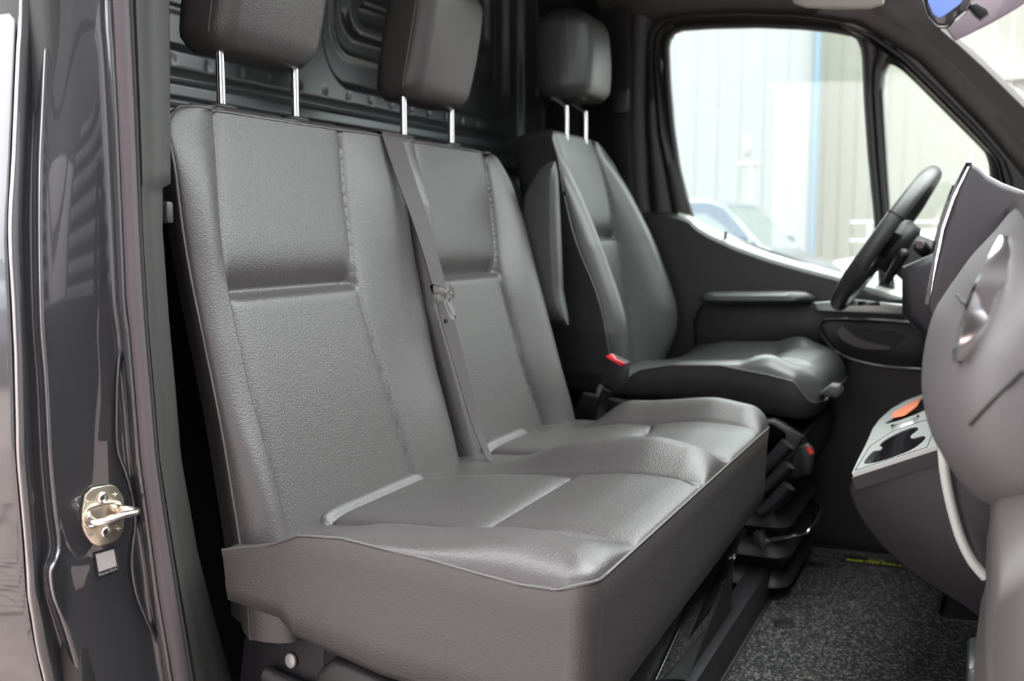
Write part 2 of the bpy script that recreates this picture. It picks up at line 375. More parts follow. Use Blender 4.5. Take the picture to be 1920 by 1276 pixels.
c = at(1360, 452, 'Y', YD-.03); tube('lock_pin', [c+Vector((0, 0, -.01)), c+Vector((0, 0, .026))], .004, 'black', fr, k=2)
# arm rest pad
def pad(name, p0, p1, prof, m, parent, n=14, nose=.5):
    rs = []
    for t in np.linspace(0, 1, n):
        e = max(.12, min(1, math.sqrt(max(0, 1-(1-min(t, 1-t)*n/2.2)**2)) if min(t, 1-t)*n < 2.2 else 1)); c = Vector(p0).lerp(Vector(p1), t)
        rs.append([c+Vector((0, y*e, z*e)) for y, z in prof])
    return loft(name, rs, m, parent, sh=60)
ar = pad('armrest', at(1312, 556, 'Y', 1.66), at(1528, 556, 'Y', 1.66), [(.05, .006), (.0, .015), (-.04, .014), (-.062, .006), (-.064, -.006), (-.05, -.016), (0, -.02), (.05, -.02)], 'leather_b', fr)
# pocket block under the armrest, lower grab moulding
b0 = at(1300, 575, 'Y', YD-.07)
prism('armrest_support', ats([(1303, 600), (1318, 570), (1345, 560), (1560, 566), (1600, 572), (1760, 590), (1760, 640), (1560, 640), (1480, 700), (1310, 700)], 'Y', YD-.065), (0, -.03, 0), 'plastic', fr, bev=.012)
sw = prism('switch_ledge', ats([(1528, 566), (1600, 560), (1735, 574), (1745, 586), (1735, 590), (1535, 580)], 'Y', 1.66), (0, -.03, 0), 'console', fr, bev=.006)
prism('window_switch', ats([(1585, 560), (1650, 565), (1655, 572), (1585, 572)], 'Y', 1.615), (0, -.02, 0), 'gloss', sw, bev=.003)
pod = prism('handle_pod', ats([(1536, 606), (1548, 597), (1600, 596), (1735, 604), (1745, 620), (1742, 690), (1680, 690), (1620, 680), (1575, 662), (1548, 636)], 'Y', 1.655), (0, -.025, 0), 'plastic', fr, bev=.012)
tube('pod_rim', ats([(1745, 607), (1650, 600), (1560, 597), (1540, 603), (1542, 628), (1575, 663), (1640, 684), (1745, 693)], 'Y', 1.63), .004, 'gloss', pod)
prism('handle_recess', ats([(1573, 617), (1600, 613), (1690, 622), (1698, 630), (1680, 652), (1650, 658), (1610, 650), (1585, 635)], 'Y', 1.63), (0, -.004, 0), 'black', pod)
ribbon('door_handle', ats([(1575, 616), (1590, 632), (1620, 646), (1668, 652)], 'Y', 1.622), [(.006, 0, .010), (.008, 0, .010), (.004, 0, .009), (.002, 0, .004)], .008, 'dash', pod)
# far B pillar cover + belt outlet
bp = []
for y in range(-60, 1120, 40):
    l = interp(y, [-60, 200, 400, 760], [1120, 1128, 1130, 1160]); r = interp(y, [-60, 60, 200, 400, 600, 760], [1235, 1222, 1216, 1224, 1290, 1300])
    bp.append([at(l, y, 'Y', 1.74)+Vector((-.1, .05, 0)), at(l+8, y, 'Y', 1.72), at(l+(r-l)*.35, y, 'Y', 1.70), at(l+(r-l)*.55, y, 'Y', 1.70), at(l+(r-l)*.66, y, 'Y', 1.725), at(l+(r-l)*.8, y, 'Y', 1.725), at(l+(r-l)*.9, y, 'Y', 1.735), at(r+2, y, 'Y', 1.75)])
wl = structure(loft('wall_left', bp, 'plastic', closed=False, caps=False, sh=60))
box('belt_guide', at(1165, 190, 'Y', 1.69), (.05, .03, .07), 'dash_d', wl, bev=.01)
structure(box('wall_left_rear', (-.74, 1.80, .6), (.3, .04, 2.2), 'plastic', bev=.01)).name = 'wall_left.001'
# far A pillar cover
lo = [(1520, 30), (1600, 40), (1660, 72), (1720, 112), (1790, 184), (1850, 246), (1895, 300), (1935, 350), (1990, 420)]
hi = [(1690, -60), (1720, -20), (1738, 18), (1764, 56), (1800, 86), (1850, 132), (1900, 182), (1960, 240), (2040, 320)]
A = resample(ats(lo, 'Y', 1.74), 40, False); B = resample(ats(hi, 'Y', 1.60), 40, False)
rs = []
for p, q in zip(A, B):
    d = q-p; rs.append([p+Vector((0, .04, 0)), p, p+d*.3+Vector((0, -.03, 0)), p+d*.48+Vector((0, -.034, 0)), p+d*.56+Vector((0, -.022, 0)), p+d*.8+Vector((0, -.014, 0)), q+Vector((0, 0, 0)), q+Vector((.02, .02, 0)), q+Vector((.03, .1, 0))])
structure(loft('trim_3', rs, mat('headliner_glare', (.075, .068, .066), .85), closed=False, caps=False, sh=70))  # headliner tone lightened, veiling glare painted into the cover's colour
# roof rail lining above far door
A = resample(ats([(1130, 30), (1230, 40), (1260, 30), (1400, 24), (1520, 28), (1600, 38)], 'Y', 1.745), 30, False)
rs = [[p+Vector((0, .03, 0)), p, p+Vector((0, -.03, .015)), p+Vector((0, -.10, .07)), p+Vector((0, -.3, .14)), p+Vector((0, -.4, .35))] for p in A]
structure(loft('trim_4', rs, 'headliner', closed=False, caps=False, sh=80))
# windscreen
wsr = []
for yy in np.linspace(-.25, 1.70, 20):
    k = .12*((yy-.73)/.98)**2
    wsr.append([(-.08, yy, 1.61-.1*abs((yy-.79)/.99)**6), (.16-k*.6, yy, 1.53), (.50-k, yy, 1.21), (.86-k, yy, .90)])
structure(loft('window_3', wsr, 'glass', closed=False, caps=False))
# near A pillar outside of the frame on the right keeps the screen standing
structure(tube('trim_5', [(.05, -.22, 1.62), (.45, -.26, 1.24), (.78, -.29, .95), (.80, -.3, .3)], .045, 'headliner'))

# ================================================================== BENCH
bench = empty('bench_seat', 'dark leather double passenger bench in the foreground, with two headrests', 'car seat', (-.25, .48, 0))
def cushion(name, x0, x1, y0, y1, ztop, zpip, m, parent, nx, ny, ew, rc, depth, zbot, wf=None):
    """ztop(x,y) pad relief, zpip(x,y) height of the piped edge; returns boundary"""
    us = np.linspace(0, 1, nx); vs = np.linspace(0, 1, ny)
    us = us*.7+.3*(1-(1-us)**2) if wf else us
    P = []
    for u in us:
        for v in vs:
            x = x0+(x1-x0)*u; y = y0+(y1-y0)*v
            # rounded plan corners at the front
            a = x-(x1-rc); b0 = (y0+rc)-y; b1 = y-(y1-rc)
            for b, s in ((b0, -1), (b1, 1)):
                if a > 0 and b > 0:
                    k = max(a, b)/math.hypot(a, b); x = x1-rc+a*k; y = (y0+rc-b*k) if s < 0 else (y1-rc+b*k)
            P.append((x, y))
    P = np.array(P); X, Y = P[:, 0], P[:, 1]
    d0 = np.minimum(Y-y0, y1-Y); dx = x1-X
    a = np.maximum(rc-dx, 0); b = np.maximum(rc-d0, 0)
    d = np.where((a > 0) & (b > 0), rc-np.sqrt(a*a+b*b), np.minimum(d0, dx)); d = np.clip(d, 0, 1)
    e = np.sqrt(np.clip(1-(1-np.clip(d/ew, 0, 1))**2, 0, 1)); e = e
    zp = zpip(X, Y); Z = zp*(1-e)+ztop(X, Y)*e
    v = np.stack([X, Y, Z], -1).reshape(nx, ny, 3)
    bnd = [v[i, 0] for i in range(nx)]+[v[nx-1, j] for j in range(1, ny)]+[v[i, ny-1] for i in range(nx-2, -1, -1)]
    V = v.reshape(-1, 3).tolist(); idx = np.arange(nx*ny).reshape(nx, ny)
    f = np.stack([idx[:-1, :-1], idx[:-1, 1:], idx[1:, 1:], idx[1:, :-1]], -1).reshape(-1, 4).tolist()
    o1 = pyd(name, V, f, m, parent, fix=False)
    return o1, bnd
PX = [-.5, -.415, -.377, -.313, -.249, -.188, -.117, -.073, -.03, .002, .02]; PZ = [.42, .44, .456, .461, .456, .452, .444, .440, .441, .447, .451]
def bz_pip(X, Y):
    near = np.interp(X, PX, PZ); far = np.interp(X, [-.5, -.36, -.3, -.2, -.08, -.03, .02], [.425, .428, .44, .47, .462, .452, .45])
    t = np.clip((Y+.03)/.995, 0, 1); front = .451+0*X
    side = near*(1-t)+far*t
    return side*(1-sstep(-.03, .01, X)) + front*sstep(-.03, .01, X)
def seatpad(X, Y, ya, yb, xc, base):
    """relief of centre pads between ya..yb with crease at xc"""
    e = np.minimum(Y-ya, yb-Y)
    z = np.where(e > 0, .010*(1-np.exp(-np.clip(e, 0, 1)/.018)), 0)
    return z
def bz_top(X, Y):
    base = .436+.055*np.clip(X, -.5, -.2)+.055*.2-.0
    base = base+.015*sstep(-.23, -.08, X)
    z = base.copy() if hasattr(base, 'copy') else base
    z = z*1.0
    ih = .06*sstep(-.40, -.20, X)*(1-.35*sstep(-.10, .02, X))
    fade = 1-.85*sstep(-.10, .0, X)
    # bolsters
    nb = np.exp(-np.clip((Y-.035)/.062, 0, 9)**2.4)*np.clip(1.0, 0, 1)
    z = z+nb*(.030*sstep(-.47, -.28, X)*(1-.28*sstep(-.14, -.01, X)))
    mb = np.exp(-np.abs((Y-.525)/.062)**2.6)
    z = z+mb*(.050*sstep(-.40, -.20, X)*(1-.28*sstep(-.10, .01, X)))
    fb = np.exp(-np.clip((.925-Y)/.060, 0, 9)**2.4)
    z = z+fb*(.055*sstep(-.37, -.26, X)*(1-.22*sstep(-.10, .01, X)))
    for ya, yb in ((.118, .445), (.615, .862)):
        yb2 = yb-.05*sstep(-.3, -.46, X); ya2 = ya
        e = np.minimum(Y-ya2, yb2-Y); inn = e > -.02
        pad = np.where(e > 0, .010*(1-np.exp(-np.clip(e, 0, 1)/.012)), 0)
        dc = X+.2
        cre = np.where(dc < 0, np.exp(-np.abs(dc)/.016), np.exp(-np.abs(dc)/.006))
        z = z+pad-.014*cre*sstep(-.005, .02, e)-.004*np.exp(-(e/.004)**2)*sstep(.01, -.05, X)
        rear = np.exp(-np.abs(X+.445)/.012)
        z = z+.006*np.where(e > 0, sstep(-.44, -.452, X), 0)-.008*np.where(e > 0, np.exp(-((X+.437)/.005)**2), 0)
    z = z-.004*np.exp(-((Y-.445+.03*sstep(-.05, .02, X))/.0035)**2)*sstep(-.2, -.15, X)
    return z
top_o, bnd = cushion('seat_cushion', -.50, .012, -.03, .965, bz_top, bz_pip, 'leather', bench, 240, 420, .044, .030, 0, .28)
bn = bnd[::2]
zb = lambda x, y: np.interp(x, [-.5, -.42, -.40, -.27, .02], [.345, .335, .315, .288, .262])+.03*np.clip(y, 0, 1)
rs = []
for k, (ins, t) in enumerate(((0, 0), (-.0015, .03), (.001, .2), (.003, .45), (.004, .7), (.007, .92), (.014, .985), (.03, 1.0), (.1, 1.0))):
    row = []
    for p in bn:
        x, y, z = p; cx, cy = (-.25, .47); q = zb(x, y)
        dxn = -1 if x > -.02 else 0; dyn = 1 if y < .0 else (-1 if y > .93 else 0)
        if x > -.018 and (y < -.0 or y > .94): dxn *= .7; dyn *= .7
        row.append((x+dxn*ins, y+dyn*ins, z+(q-z)*t-(.001 if t == 0 else 0)))
    rs.append(row)
loft('seat_skirt', rs, 'leather', bench, closed=False, caps=False, sh=80)
tube('piping', [Vector(p)+Vector((0, 0, -.0005)) for p in bnd[::3]], .0022, 'piping', bench, seg=6, smoothpath=False)

# backrests -------------------------------------------------------
def backrest(parent, y0, y1, zlo, zhi, ca, cb, centre, crest, pip, r0, r1, m, m_side, taper=None, name='backrest', thick=.12, crease=.745, boltop=1.0, bw=.45, nz=190, ny=170, lk=None):
    zs = np.linspace(zlo, zhi, nz); front = []; sideL = []
    rows = []
    for z in zs:
        a, b = y0, y1
        if taper: a, b = taper(z)
        if z > zhi-r0: k = z-(zhi-r0); a += r0-math.sqrt(max(r0*r0-k*k, 0))
        if z > zhi-r1: k = z-(zhi-r1); b -= r1-math.sqrt(max(r1*r1-k*k, 0))
        t = (1-np.cos(np.linspace(0, 1, ny)*math.pi))/2*.35+np.linspace(0, 1, ny)*.65
        Y = a+(b-a)*t
        xc = sinterp(z, centre, .03); xk = sinterp(z, crest); xp = sinterp(z, pip)
        caz = sum(ca(z+q) for q in (-.04, -.02, 0, .02, .04))/5; cbz = sum(cb(z+q) for q in (-.04, -.02, 0, .02, .04))/5
        X = np.empty(ny)
        for i, y in enumerate(Y):
            if caz <= y <= cbz:
                e = min(y-caz, cbz-y); X[i] = xc-.006*math.exp(-e/.008)
                dz = z-crease
                g = math.exp(-(dz/.030)**1.4) if dz > 0 else math.exp(dz/.0035)
                X[i] -= .026*g*min(1, e/.02+.25)
            else:
                if y < caz: u = (caz-y)/max(caz-a, 1e-4)
                else: u = (y-cbz)/max(b-cbz, 1e-4)
                # u=0 inner seam, peak at pk, u=1 piping
                xk_ = xk if (y > cbz or lk is None) else xc+(xk-xc)*lk(z)
                pk = .62 if y > cbz else interp(caz-a, [.04, .11], [.45, .62])
                if u < pk: s = math.sin(u/pk*math.pi/2); X[i] = xc-.006*math.exp(-u*40)+(xk_-xc)*s**.9
                else:
                    s = (u-pk)/(1-pk); X[i] = xk_-(xk_-xp)*(1-math.sqrt(max(1-s*s, 0)))
        bx = min(xc, xp)-thick+.02
        row = [(bx+.0, (a+b)/2, z), (bx, a+.08, z), (bx+.02, a+.055, z), (bx+.05, a+.04, z)]+[(xp+(bx+.05-xp)*q, a+.038*q**1.2, z) for q in (.8, .6, .4, .2, .05)]
        row += [(X[i], Y[i], z) for i in range(ny)]
        row += [(xp+(bx+.05-xp)*q, b+.001, z) for q in (.05, .2, .4, .6, .8)]+[(bx+.05, b, z), (bx+.02, b-.012, z), (bx, b-.04, z)]
        rows.append(row)
    # top cap rows: slightly domed
    last = rows[-1]; cxx = sum(p[0] for p in last)/len(last); cyy = sum(p[1] for p in last)/len(last)
    for k, dz in ((.04, .003), (.15, .006), (.4, .009), (.8, .010)):
        rows.append([(p[0]+(interp(zhi, *centre)-.05-p[0])*k, p[1]+(cyy-p[1])*k*.4, zhi+dz) for p in last])
    o = loft(name, rows, m, parent, sh=55)
    n0 = 9
    pip_pts = [Vector(r[n0]) for r in rows[:nz:4]]+[Vector(rows[nz-1][n0+i]) for i in range(0, ny, 6)]+[Vector(rows[nz-1][n0+ny-1])]+[Vector(r[n0+ny-1]) for r in rows[:nz:4][::-1]]
    tube('piping', pip_pts, .0019, 'piping', o, seg=6, smoothpath=False)
    return o
CEN = ([.28, .42, .6, .72, .76, .82, .9, .97, 1.0], [-.42, -.452, -.502, -.536, -.548, -.566, -.586, -.603, -.612])
CRE = ([.28, .43, .53, .675, .83, .955, 1.0], [-.39, -.412, -.440, -.482, -.530, -.578, -.605])
CRN = ([.28, .43, .5, .61, .75, .834, .925, 1.0], [-.42, -.447, -.468, -.510, -.545, -.556, -.575, -.605])
PIP = ([.29, .376, .46, .555, .68, .77, .84, .90, .95, .99], [-.483, -.489, -.503, -.518, -.545, -.566, -.578, -.584, -.59, -.612])
T1a = lambda z: interp(z, [.29, .43, .5, .61, .75, .834, .93, 1.0], [.05, .051, .050, .044, .051, .064, .088, .106])
T1b = lambda z: interp(z, [.29, .42, .556, .69, .74, .82, .905, 1.0], [.385, .38, .368, .357, .355, .370, .385, .412])
T2a = lambda z: interp(z, [.29, .43, .56, .64, .75, .83, .915, 1.0], [.600, .602, .602, .606, .611, .617, .636, .648])
T2b = lambda z: interp(z, [.29, .43, .535, .69, .74, .87, 1.0], [.92, .912, .885, .882, .881, .922, .950])
bk1 = backrest(bench, 0, .565, .29, 1.0, T1a, T1b, CEN, CRN, PIP, .05, .02, 'leather', 'leather')
P2 = (PIP[0], [p+.0 for p in PIP[1]])
CR2 = (CRE[0], [c+.0 for c in CRE[1]])
bk2 = backrest(bench, .572, 1.025, .36, 1.0, T2a, T2b, CEN, CR2, P2, .02, .075, 'leather', 'leather', lk=lambda z: interp(z, [.7, .88], [.12, 1.0]))
# headrests
def headrest(parent, c, w, d, h, rake, m, posts, pr=.0065, wt=1.12, bend=0, side_r=.03, back=.038):
    """c = bottom centre (front plane)."""
    rs = []; n = 18
    for i in range(n+1):
        t = i/n; z = c[2]+h*t
        e = 1
        if t < .12: e = .9+.10*math.sqrt(1-(1-t/.12)**2)
        if t > .82: e = math.sqrt(max(1-((t-.82)/.185)**2, .02))*.5+.5
        ww = w*(1+(wt-1)*t)*e; dd = d*e*(1-.12*(2*t-1)**2)
        cx = c[0]-rake*h*t-d/2
        rs.append([(cx+y, c[1]+x, z) for x, y in [(a, b+(.012*(1-(2*a/ww)**2) if b > 0 else 0)) for a, b in rrect(ww, dd, min(side_r, dd*.45), 7)]])
    for k in (0, -1):
        ring = rs[k]; mx = sum(p[0] for p in ring)/len(ring); my = sum(p[1] for p in ring)/len(ring); z = ring[0][2]
        r1 = [(mx+(p[0]-mx)*.85, my+(p[1]-my)*.93, z+(-.008 if k == 0 else .006)) for p in ring]; r2 = [(mx+(p[0]-mx)*.4, my+(p[1]-my)*.5, z+(-.010 if k == 0 else .008)) for p in ring]
        rs = [r2, r1]+rs if k == 0 else rs+[r1, r2]
    o = loft('headrest', rs, m, parent, sh=80)
    # cover seams running up both sides
    for s in (-1, 1):
        pts = []
        for i in range(1, n):
            t = i/n; ring = rs[i+2]; mx = sum(p[0] for p in ring)/len(ring)
            ys = [p for p in ring if p[0] > mx+d*.10]; q = min(ys, key=lambda p: s*-p[1]*1+0*p[0])
            pts.append((mx+d*.22, q[1]+s*.0006, q[2]))
        tube('seam', pts, .0016, 'piping', o, seg=6, k=3)
    for py in posts:
        z0 = c[2]-.14; x = c[0]-back
        if bend: pts = [(x+.02, py, c[2]-.13), (x+.02, py, c[2]-.04), (x+.012, py, c[2]-.028), (x-bend, py, c[2]+.005), (x-bend, py, c[2]+.03)]
        else: pts = [(x, py, c[2]-.13), (x, py, c[2]+.03)]
        tube('headrest_post', pts, pr, 'chrome', o, seg=12, k=5 if bend else 2)
        g = [(x+(.02 if bend else 0), py, c[2]-.075), (x+(.02 if bend else 0), py, c[2]-.066)]
    return o
headrest(bench, (-.605, .240, 1.100), .240, .105, .215, -.20, 'leather', (.157, .331), wt=.97)
headrest(bench, (-.605, .762, 1.092), .240, .105, .215, -.20, 'leather', (.665, .855), wt=.97)
for by, (ya, yb) in ((bk1, (.157, .331)), (bk2, (.665, .855))):
    for yy in (ya, yb):
        prism('post_guide', [(-.644+.018*math.cos(a), yy+.03*math.sin(a), 1.006) for a in [k*math.pi/8 for k in range(16)]], (0, 0, .009), 'black', by, bev=.003)
# frame under the cushion and its fixings
fb = box('seat_frame', (-.22, .47, .17), (.36, .86, .22), 'dash_d', bench, bev=.01)
fl = prism('frame_bracket', ats([(455, 1195), (590, 1195), (700, 1255), (760, 1330), (440, 1340)], 'Y', .045), (0, .02, 0), 'dash_d', bench, bev=.006)
c = at(548, 1236, 'Y', .044); prism('bolt', [(c.x+.009*math.cos(a), c.y, c.z+.011*math.sin(a)) for a in [k*math.pi/6 for k in range(12)]], (0, -.006, 0), 'console', fl, bev=.002)
tube('frame_tube', [at(500, 1262, 'Y', .03), at(560, 1290, 'Y', .03), at(700, 1330, 'Y', .03)], .012, 'plastic_g', bench)
prism('frame_cover', ats([(590, 1262), (618, 1238), (660, 1250), (760, 1300), (760, 1400), (570, 1400)], 'Y', .02), (0, .03, 0), 'plastic_g', bench, bev=.01)
# front legs of the frame, seen under the apron
for (x0, y0, x1, y1, x2, y2, x3, y3) in ((1330, 1060, 1385, 1030, 1290, 1276, 1230, 1276), (1372, 1005, 1400, 990, 1330, 1150, 1290, 1200)):
    prism('leg', ats([(x0, y0), (x1, y1), (x2, y2), (x3, y3)], 'X', -.03), (-.03, 0, 0), 'gloss', bench, bev=.006)
# seat rail cover along the floor
structure(box('trim_7', (-.045, .80, .045), (.05, 1.2, .09), 'dash_d', bev=.015))

# seat belt between the two places
belt = empty('seat_belt', 'grey webbing belt with latch tongue hanging between the two bench places', 'seat belt', (-.5, .55, .4))
YB = .535
pp = [(722, 250), (726, 262), (748, 330), (775, 410), (797, 480), (812, 536)]
P = [at(x, y, 'Y', YB) for x, y in pp]
Wd = [Vector((.010, .016, -.002)), Vector((.010, .018, -.003)), Vector((.009, .019, -.004)), Vector((.007, .018, -.005)), Vector((.006, .017, -.005)), Vector((.006, .016, -.005))]
P = [P[0]+Vector((-.075, 0, -.004)), P[0]+Vector((-.03, 0, .004))]+P; Wd = [Vector((.002, .022, 0)), Vector((.004, .021, 0))]+Wd
ribbon('webbing', [p+Vector((.012, 0, 0)) for p in P], Wd, .002, 'belt', belt)
q = [(820, 562), (826, 590), (842, 650), (861, 720), (880, 788), (897, 836), (908, 862)]
ribbon('webbing', [at(x, y, 'Y', YB+.02)+Vector((.012, 0, 0)) for x, y in q], [Vector((.008*k, .012*k, -.003*k)) for k in (1, 1, .9, .8, .65, .5, .45)], .002, 'belt', belt)
def b3(x, y, dx=.022): return at(x, y, 'Y', YB)+Vector((dx, 0, 0))
tg = prism('tongue_grip', [b3(*p) for p in [(793, 536), (799, 531), (803, 545), (820, 546), (823, 532), (829, 538), (833, 552), (830, 558), (808, 564), (799, 553)]], (-.008, 0, 0), mat('buckle_grey', (.42, .42, .40), .4), belt, smooth=False)
ob = [(810, 558), (827, 555), (826, 562), (838, 592), (837, 597), (832, 598), (828, 592), (817, 566)]; ib = [(818, 565), (822, 564), (823, 568), (832, 589), (831, 592), (829, 592), (828, 590), (819, 569)]
o_ = [b3(*p, .019) for p in ob]; i_ = [b3(*p, .019) for p in ib]; dv = Vector((-.003, 0, 0))
loft('tongue_blade', [i_, o_, [p+dv for p in o_], [p+dv for p in i_], i_], mat('tongue_steel', (.7, .7, .7), .35, metal=.3), belt, caps=False, sh=30)
c = b3(823, 601, .016); prism('belt_button', [(c.x, c.y+.004*math.sin(a), c.z+.004*math.cos(a)) for a in [k*math.pi/5 for k in range(10)]], (-.004, 0, 0), 'black', belt)

# ================================================================== DRIVER SEAT
drv = empty('driver_seat', 'black leather driver seat with armrest standing beyond the bench', 'car seat', (-.15, 1.39, 0))
DC = ([.44, .49, .6, .70, .80, .83, .95, 1.03, 1.07], [-.43, -.44, -.46, -.48, -.497, -.505, -.535, -.558, -.58])
DK = ([.44, .49, .53, .6, .66, .81, .95, 1.07], [-.42, -.395, -.372, -.358, -.372, -.430, -.500, -.578])
DP = ([.44, .52, .58, .69, .81, .91, .99, 1.05, 1.07], [-.42, -.392, -.393, -.420, -.478, -.510, -.530, -.56, -.585])
def dtaper(z): return interp(z, [.44, .5, .6, .8, .95, 1.0, 1.07], [1.19, 1.155, 1.14, 1.14, 1.16, 1.18, 1.215]), interp(z, [.44, .5, .6, .8, .95, 1.07], [1.59, 1.63, 1.645, 1.64, 1.61, 1.555])
dca = lambda z: interp(z, [.45, .8, 1.07], [1.255, 1.235, 1.25]); dcb = lambda z: interp(z, [.45, .8, 1.07], [1.50, 1.515, 1.515])
backrest(drv, 1.14, 1.64, .455, 1.07, dca, dcb, DC, DK, DP, .03, .04, 'leather_b', 'leather_b', taper=dtaper, crease=.815, thick=.15)
headrest(drv, (-.515, 1.405, 1.172), .24, .15, .20, .05, 'leather_b', (1.33, 1.46), pr=.006, wt=.94, bend=.03, side_r=.06, back=.0825)
def dz_pip(X, Y):
    s = np.interp(X, [-.40, -.354, -.316, -.242, -.134, -.03, .026, .06, .1], [.45, .492, .52, .536, .541, .527, .515, .49, .468])
    f = .468+0*X
    return s*(1-sstep(.02, .07, X))+f*sstep(.02, .07, X)
def dz_top(X, Y):
    z = .497+.08*np.clip(X+.25, -.2, .18)
    z = z+.026*sstep(-.1, -.02, X)-.006*sstep(.03, .10, X)
    for s, y0 in ((1, 1.185), (-1, 1.60)):
        d = (Y-y0)*s; z = z+np.exp(-np.clip(d/.055, 0, 9)**2.2)*.040*sstep(-.40, -.22, X)*(1-sstep(-.08, .05, X))
    e = np.minimum(Y-1.25, 1.535-Y); dc = X+.10
    cre = np.where(dc < 0, np.exp(-np.abs(dc)/.014), np.exp(-np.abs(dc)/.006))
    return z+.010*sstep(0, .03, e)*(1-sstep(.0, .06, X))-.014*cre*sstep(0, .02, e)
to, bd = cushion('seat_cushion', -.42, .080, 1.135, 1.65, dz_top, dz_pip, 'leather_b', drv, 110, 150, .05, .075, 0, 0)
rs = []
for ins, t in ((0, 0), (.004, .3), (.014, .7), (.03, .95), (.07, 1)):
    row = []
    for p in bd[::2]:
        x, y, z = p; q = .445-.03*np.clip((x+.1)/.2, 0, 1)*0; q = np.interp(x, [-.42, -.2, .0, .1], [.455, .45, .43, .425])
        n = Vector((x+.16, (y-1.39)*1.0, 0)).normalized(); row.append((x-n.x*ins, y-n.y*ins, z+(q-z)*t))
    rs.append(row)
loft('seat_skirt', rs, 'leather_b', drv, closed=False, caps=False, sh=80)
tube('piping', [Vector(p) for p in bd[::2]], .002, 'piping', drv, seg=6, smoothpath=False)
# armrest folded up beside the backrest
arm = []
for t in np.linspace(0, 1, 20):
    z = .985-.36*t; x = interp(z, [.62, .7, .95, .985], [-.452, -.470, -.483, -.487]); wdt = interp(t, [0, .04, .1, .5, .9, .97, 1], [.004, .014, .019, .024, .022, .016, .006]); dp = interp(t, [0, .05, .2, .7, .95, 1], [.006, .02, .038, .055, .04, .01])
    arm.append([(x-dp+b, 1.045+a, z) for a, b in rrect(wdt*2, dp*2, min(wdt, dp)*.6, 4)])
ar = loft('armrest', arm, 'leather_b', drv, sh=80)
c = (-.4705, 1.05, .915); prism('armrest_button', [(c[0]+.010, c[1]+.004*math.cos(a), c[2]+.006*math.sin(a)) for a in [k*math.pi/5 for k in range(10)]], (-.008, 0, 0), 'black', ar)
lv = prism('seat_lever', ats([(1536, 738), (1556, 722), (1572, 724), (1578, 734), (1576, 744), (1568, 749), (1556, 745), (1545, 744)], 'Y', 1.16), (0, .05, 0), 'plastic_g', drv, bev=.005)
# side shell, bellows base
prism('side_shell', [(-.45, 1.12, .46), (-.30, 1.12, .445), (0, 1.12, .43), (.05, 1.12, .40), (.02, 1.12, .33), (-.40, 1.12, .33), (-.50, 1.12, .36)], (0, .03, 0), 'black', drv, bev=.01)
rs = []
for i in range(26):
    z = .05+.34*i/25; k = .012*math.cos(i*math.pi/2.5); rs.append([(-.17+a, 1.37+b, z) for a, b in rrect(.36+2*k, .40+2*k, .05, 3)])
loft('bellows', rs, 'plastic', drv, sh=60)
box('seat_box', (-.18, 1.37, .35), (.46, .46, .10), 'dash_d', drv, bev=.02)
tube('slide_bar', [at(1416, 1012, 'Y', 1.12), at(1440, 1012, 'Y', 1.12), at(1500, 1000, 'Y', 1.12), at(1520, 990, 'Y', 1.13), at(1538, 955, 'Y', 1.35), at(1528, 945, 'Y', 1.5), at(1490, 938, 'Y', 1.6)], .0045, 'chrome', drv, k=6)
prism('side_panel', ats([(1395, 790), (1450, 785), (1480, 805), (1482, 830), (1465, 850), (1440, 900), (1400, 900)], 'Y', 1.12), (0, .03, 0), 'dash_d', drv, bev=.01)
for i, y in enumerate((868, 905, 945)):
    tube('base_rib', [at(1425, y+14, 'Y', 1.09), at(1445, y, 'Y', 1.09), at(1478, y-36, 'Y', 1.09)], .016, 'dash_d', drv, k=5)
prism('slide_bracket', ats([(1412, 1000), (1428, 998), (1438, 1020), (1430, 1036), (1414, 1022)], 'Y', 1.10), (0, .03, 0), 'plastic_g', drv, bev=.004)
# weight adjuster with a red window
kn = empty('belt_buckle', 'black buckle with a small red button low beside the driver seat base', 'seat belt buckle', tuple(at(1505, 870, 'Y', 1.08)))
prism('buckle_body', ats([(1497, 838), (1512, 832), (1520, 838), (1526, 848), (1520, 890), (1510, 893), (1495, 888)], 'Y', 1.09), (0, .02, 0), 'plastic', kn, bev=.004)
prism('red_button', ats([(1513, 840), (1519, 836), (1526, 848), (1519, 852)], 'Y', 1.088), (0, -.003, 0), 'red', kn)
# buckle between bench and driver seat
bk = empty('belt_buckle', 'black seat belt buckle with a long red button between bench and driver seat', 'seat belt buckle', tuple(at(1155, 700, 'Y', 1.06)))
T4 = ats([(1134, 668), (1141, 663), (1176, 680), (1172, 687), (1163, 686)], 'Y', 1.06)
prism('buckle_body', ats([(1132, 670), (1142, 664), (1176, 680), (1171, 722), (1158, 735), (1124, 720)], 'Y', 1.065), (0, .025, 0), 'black', bk, bev=.004)
prism('red_button', ats([(1135, 668), (1144, 664), (1150, 668), (1154, 673), (1172, 681), (1164, 686)], 'Y', 1.06), (0, .012, 0), 'red', bk, bev=.001)
tube('buckle_stalk', [at(1140, 728, 'Y', 1.07), at(1128, 760, 'Y', 1.08), at(1120, 800, 'Y', 1.08)], .012, 'black', bk)

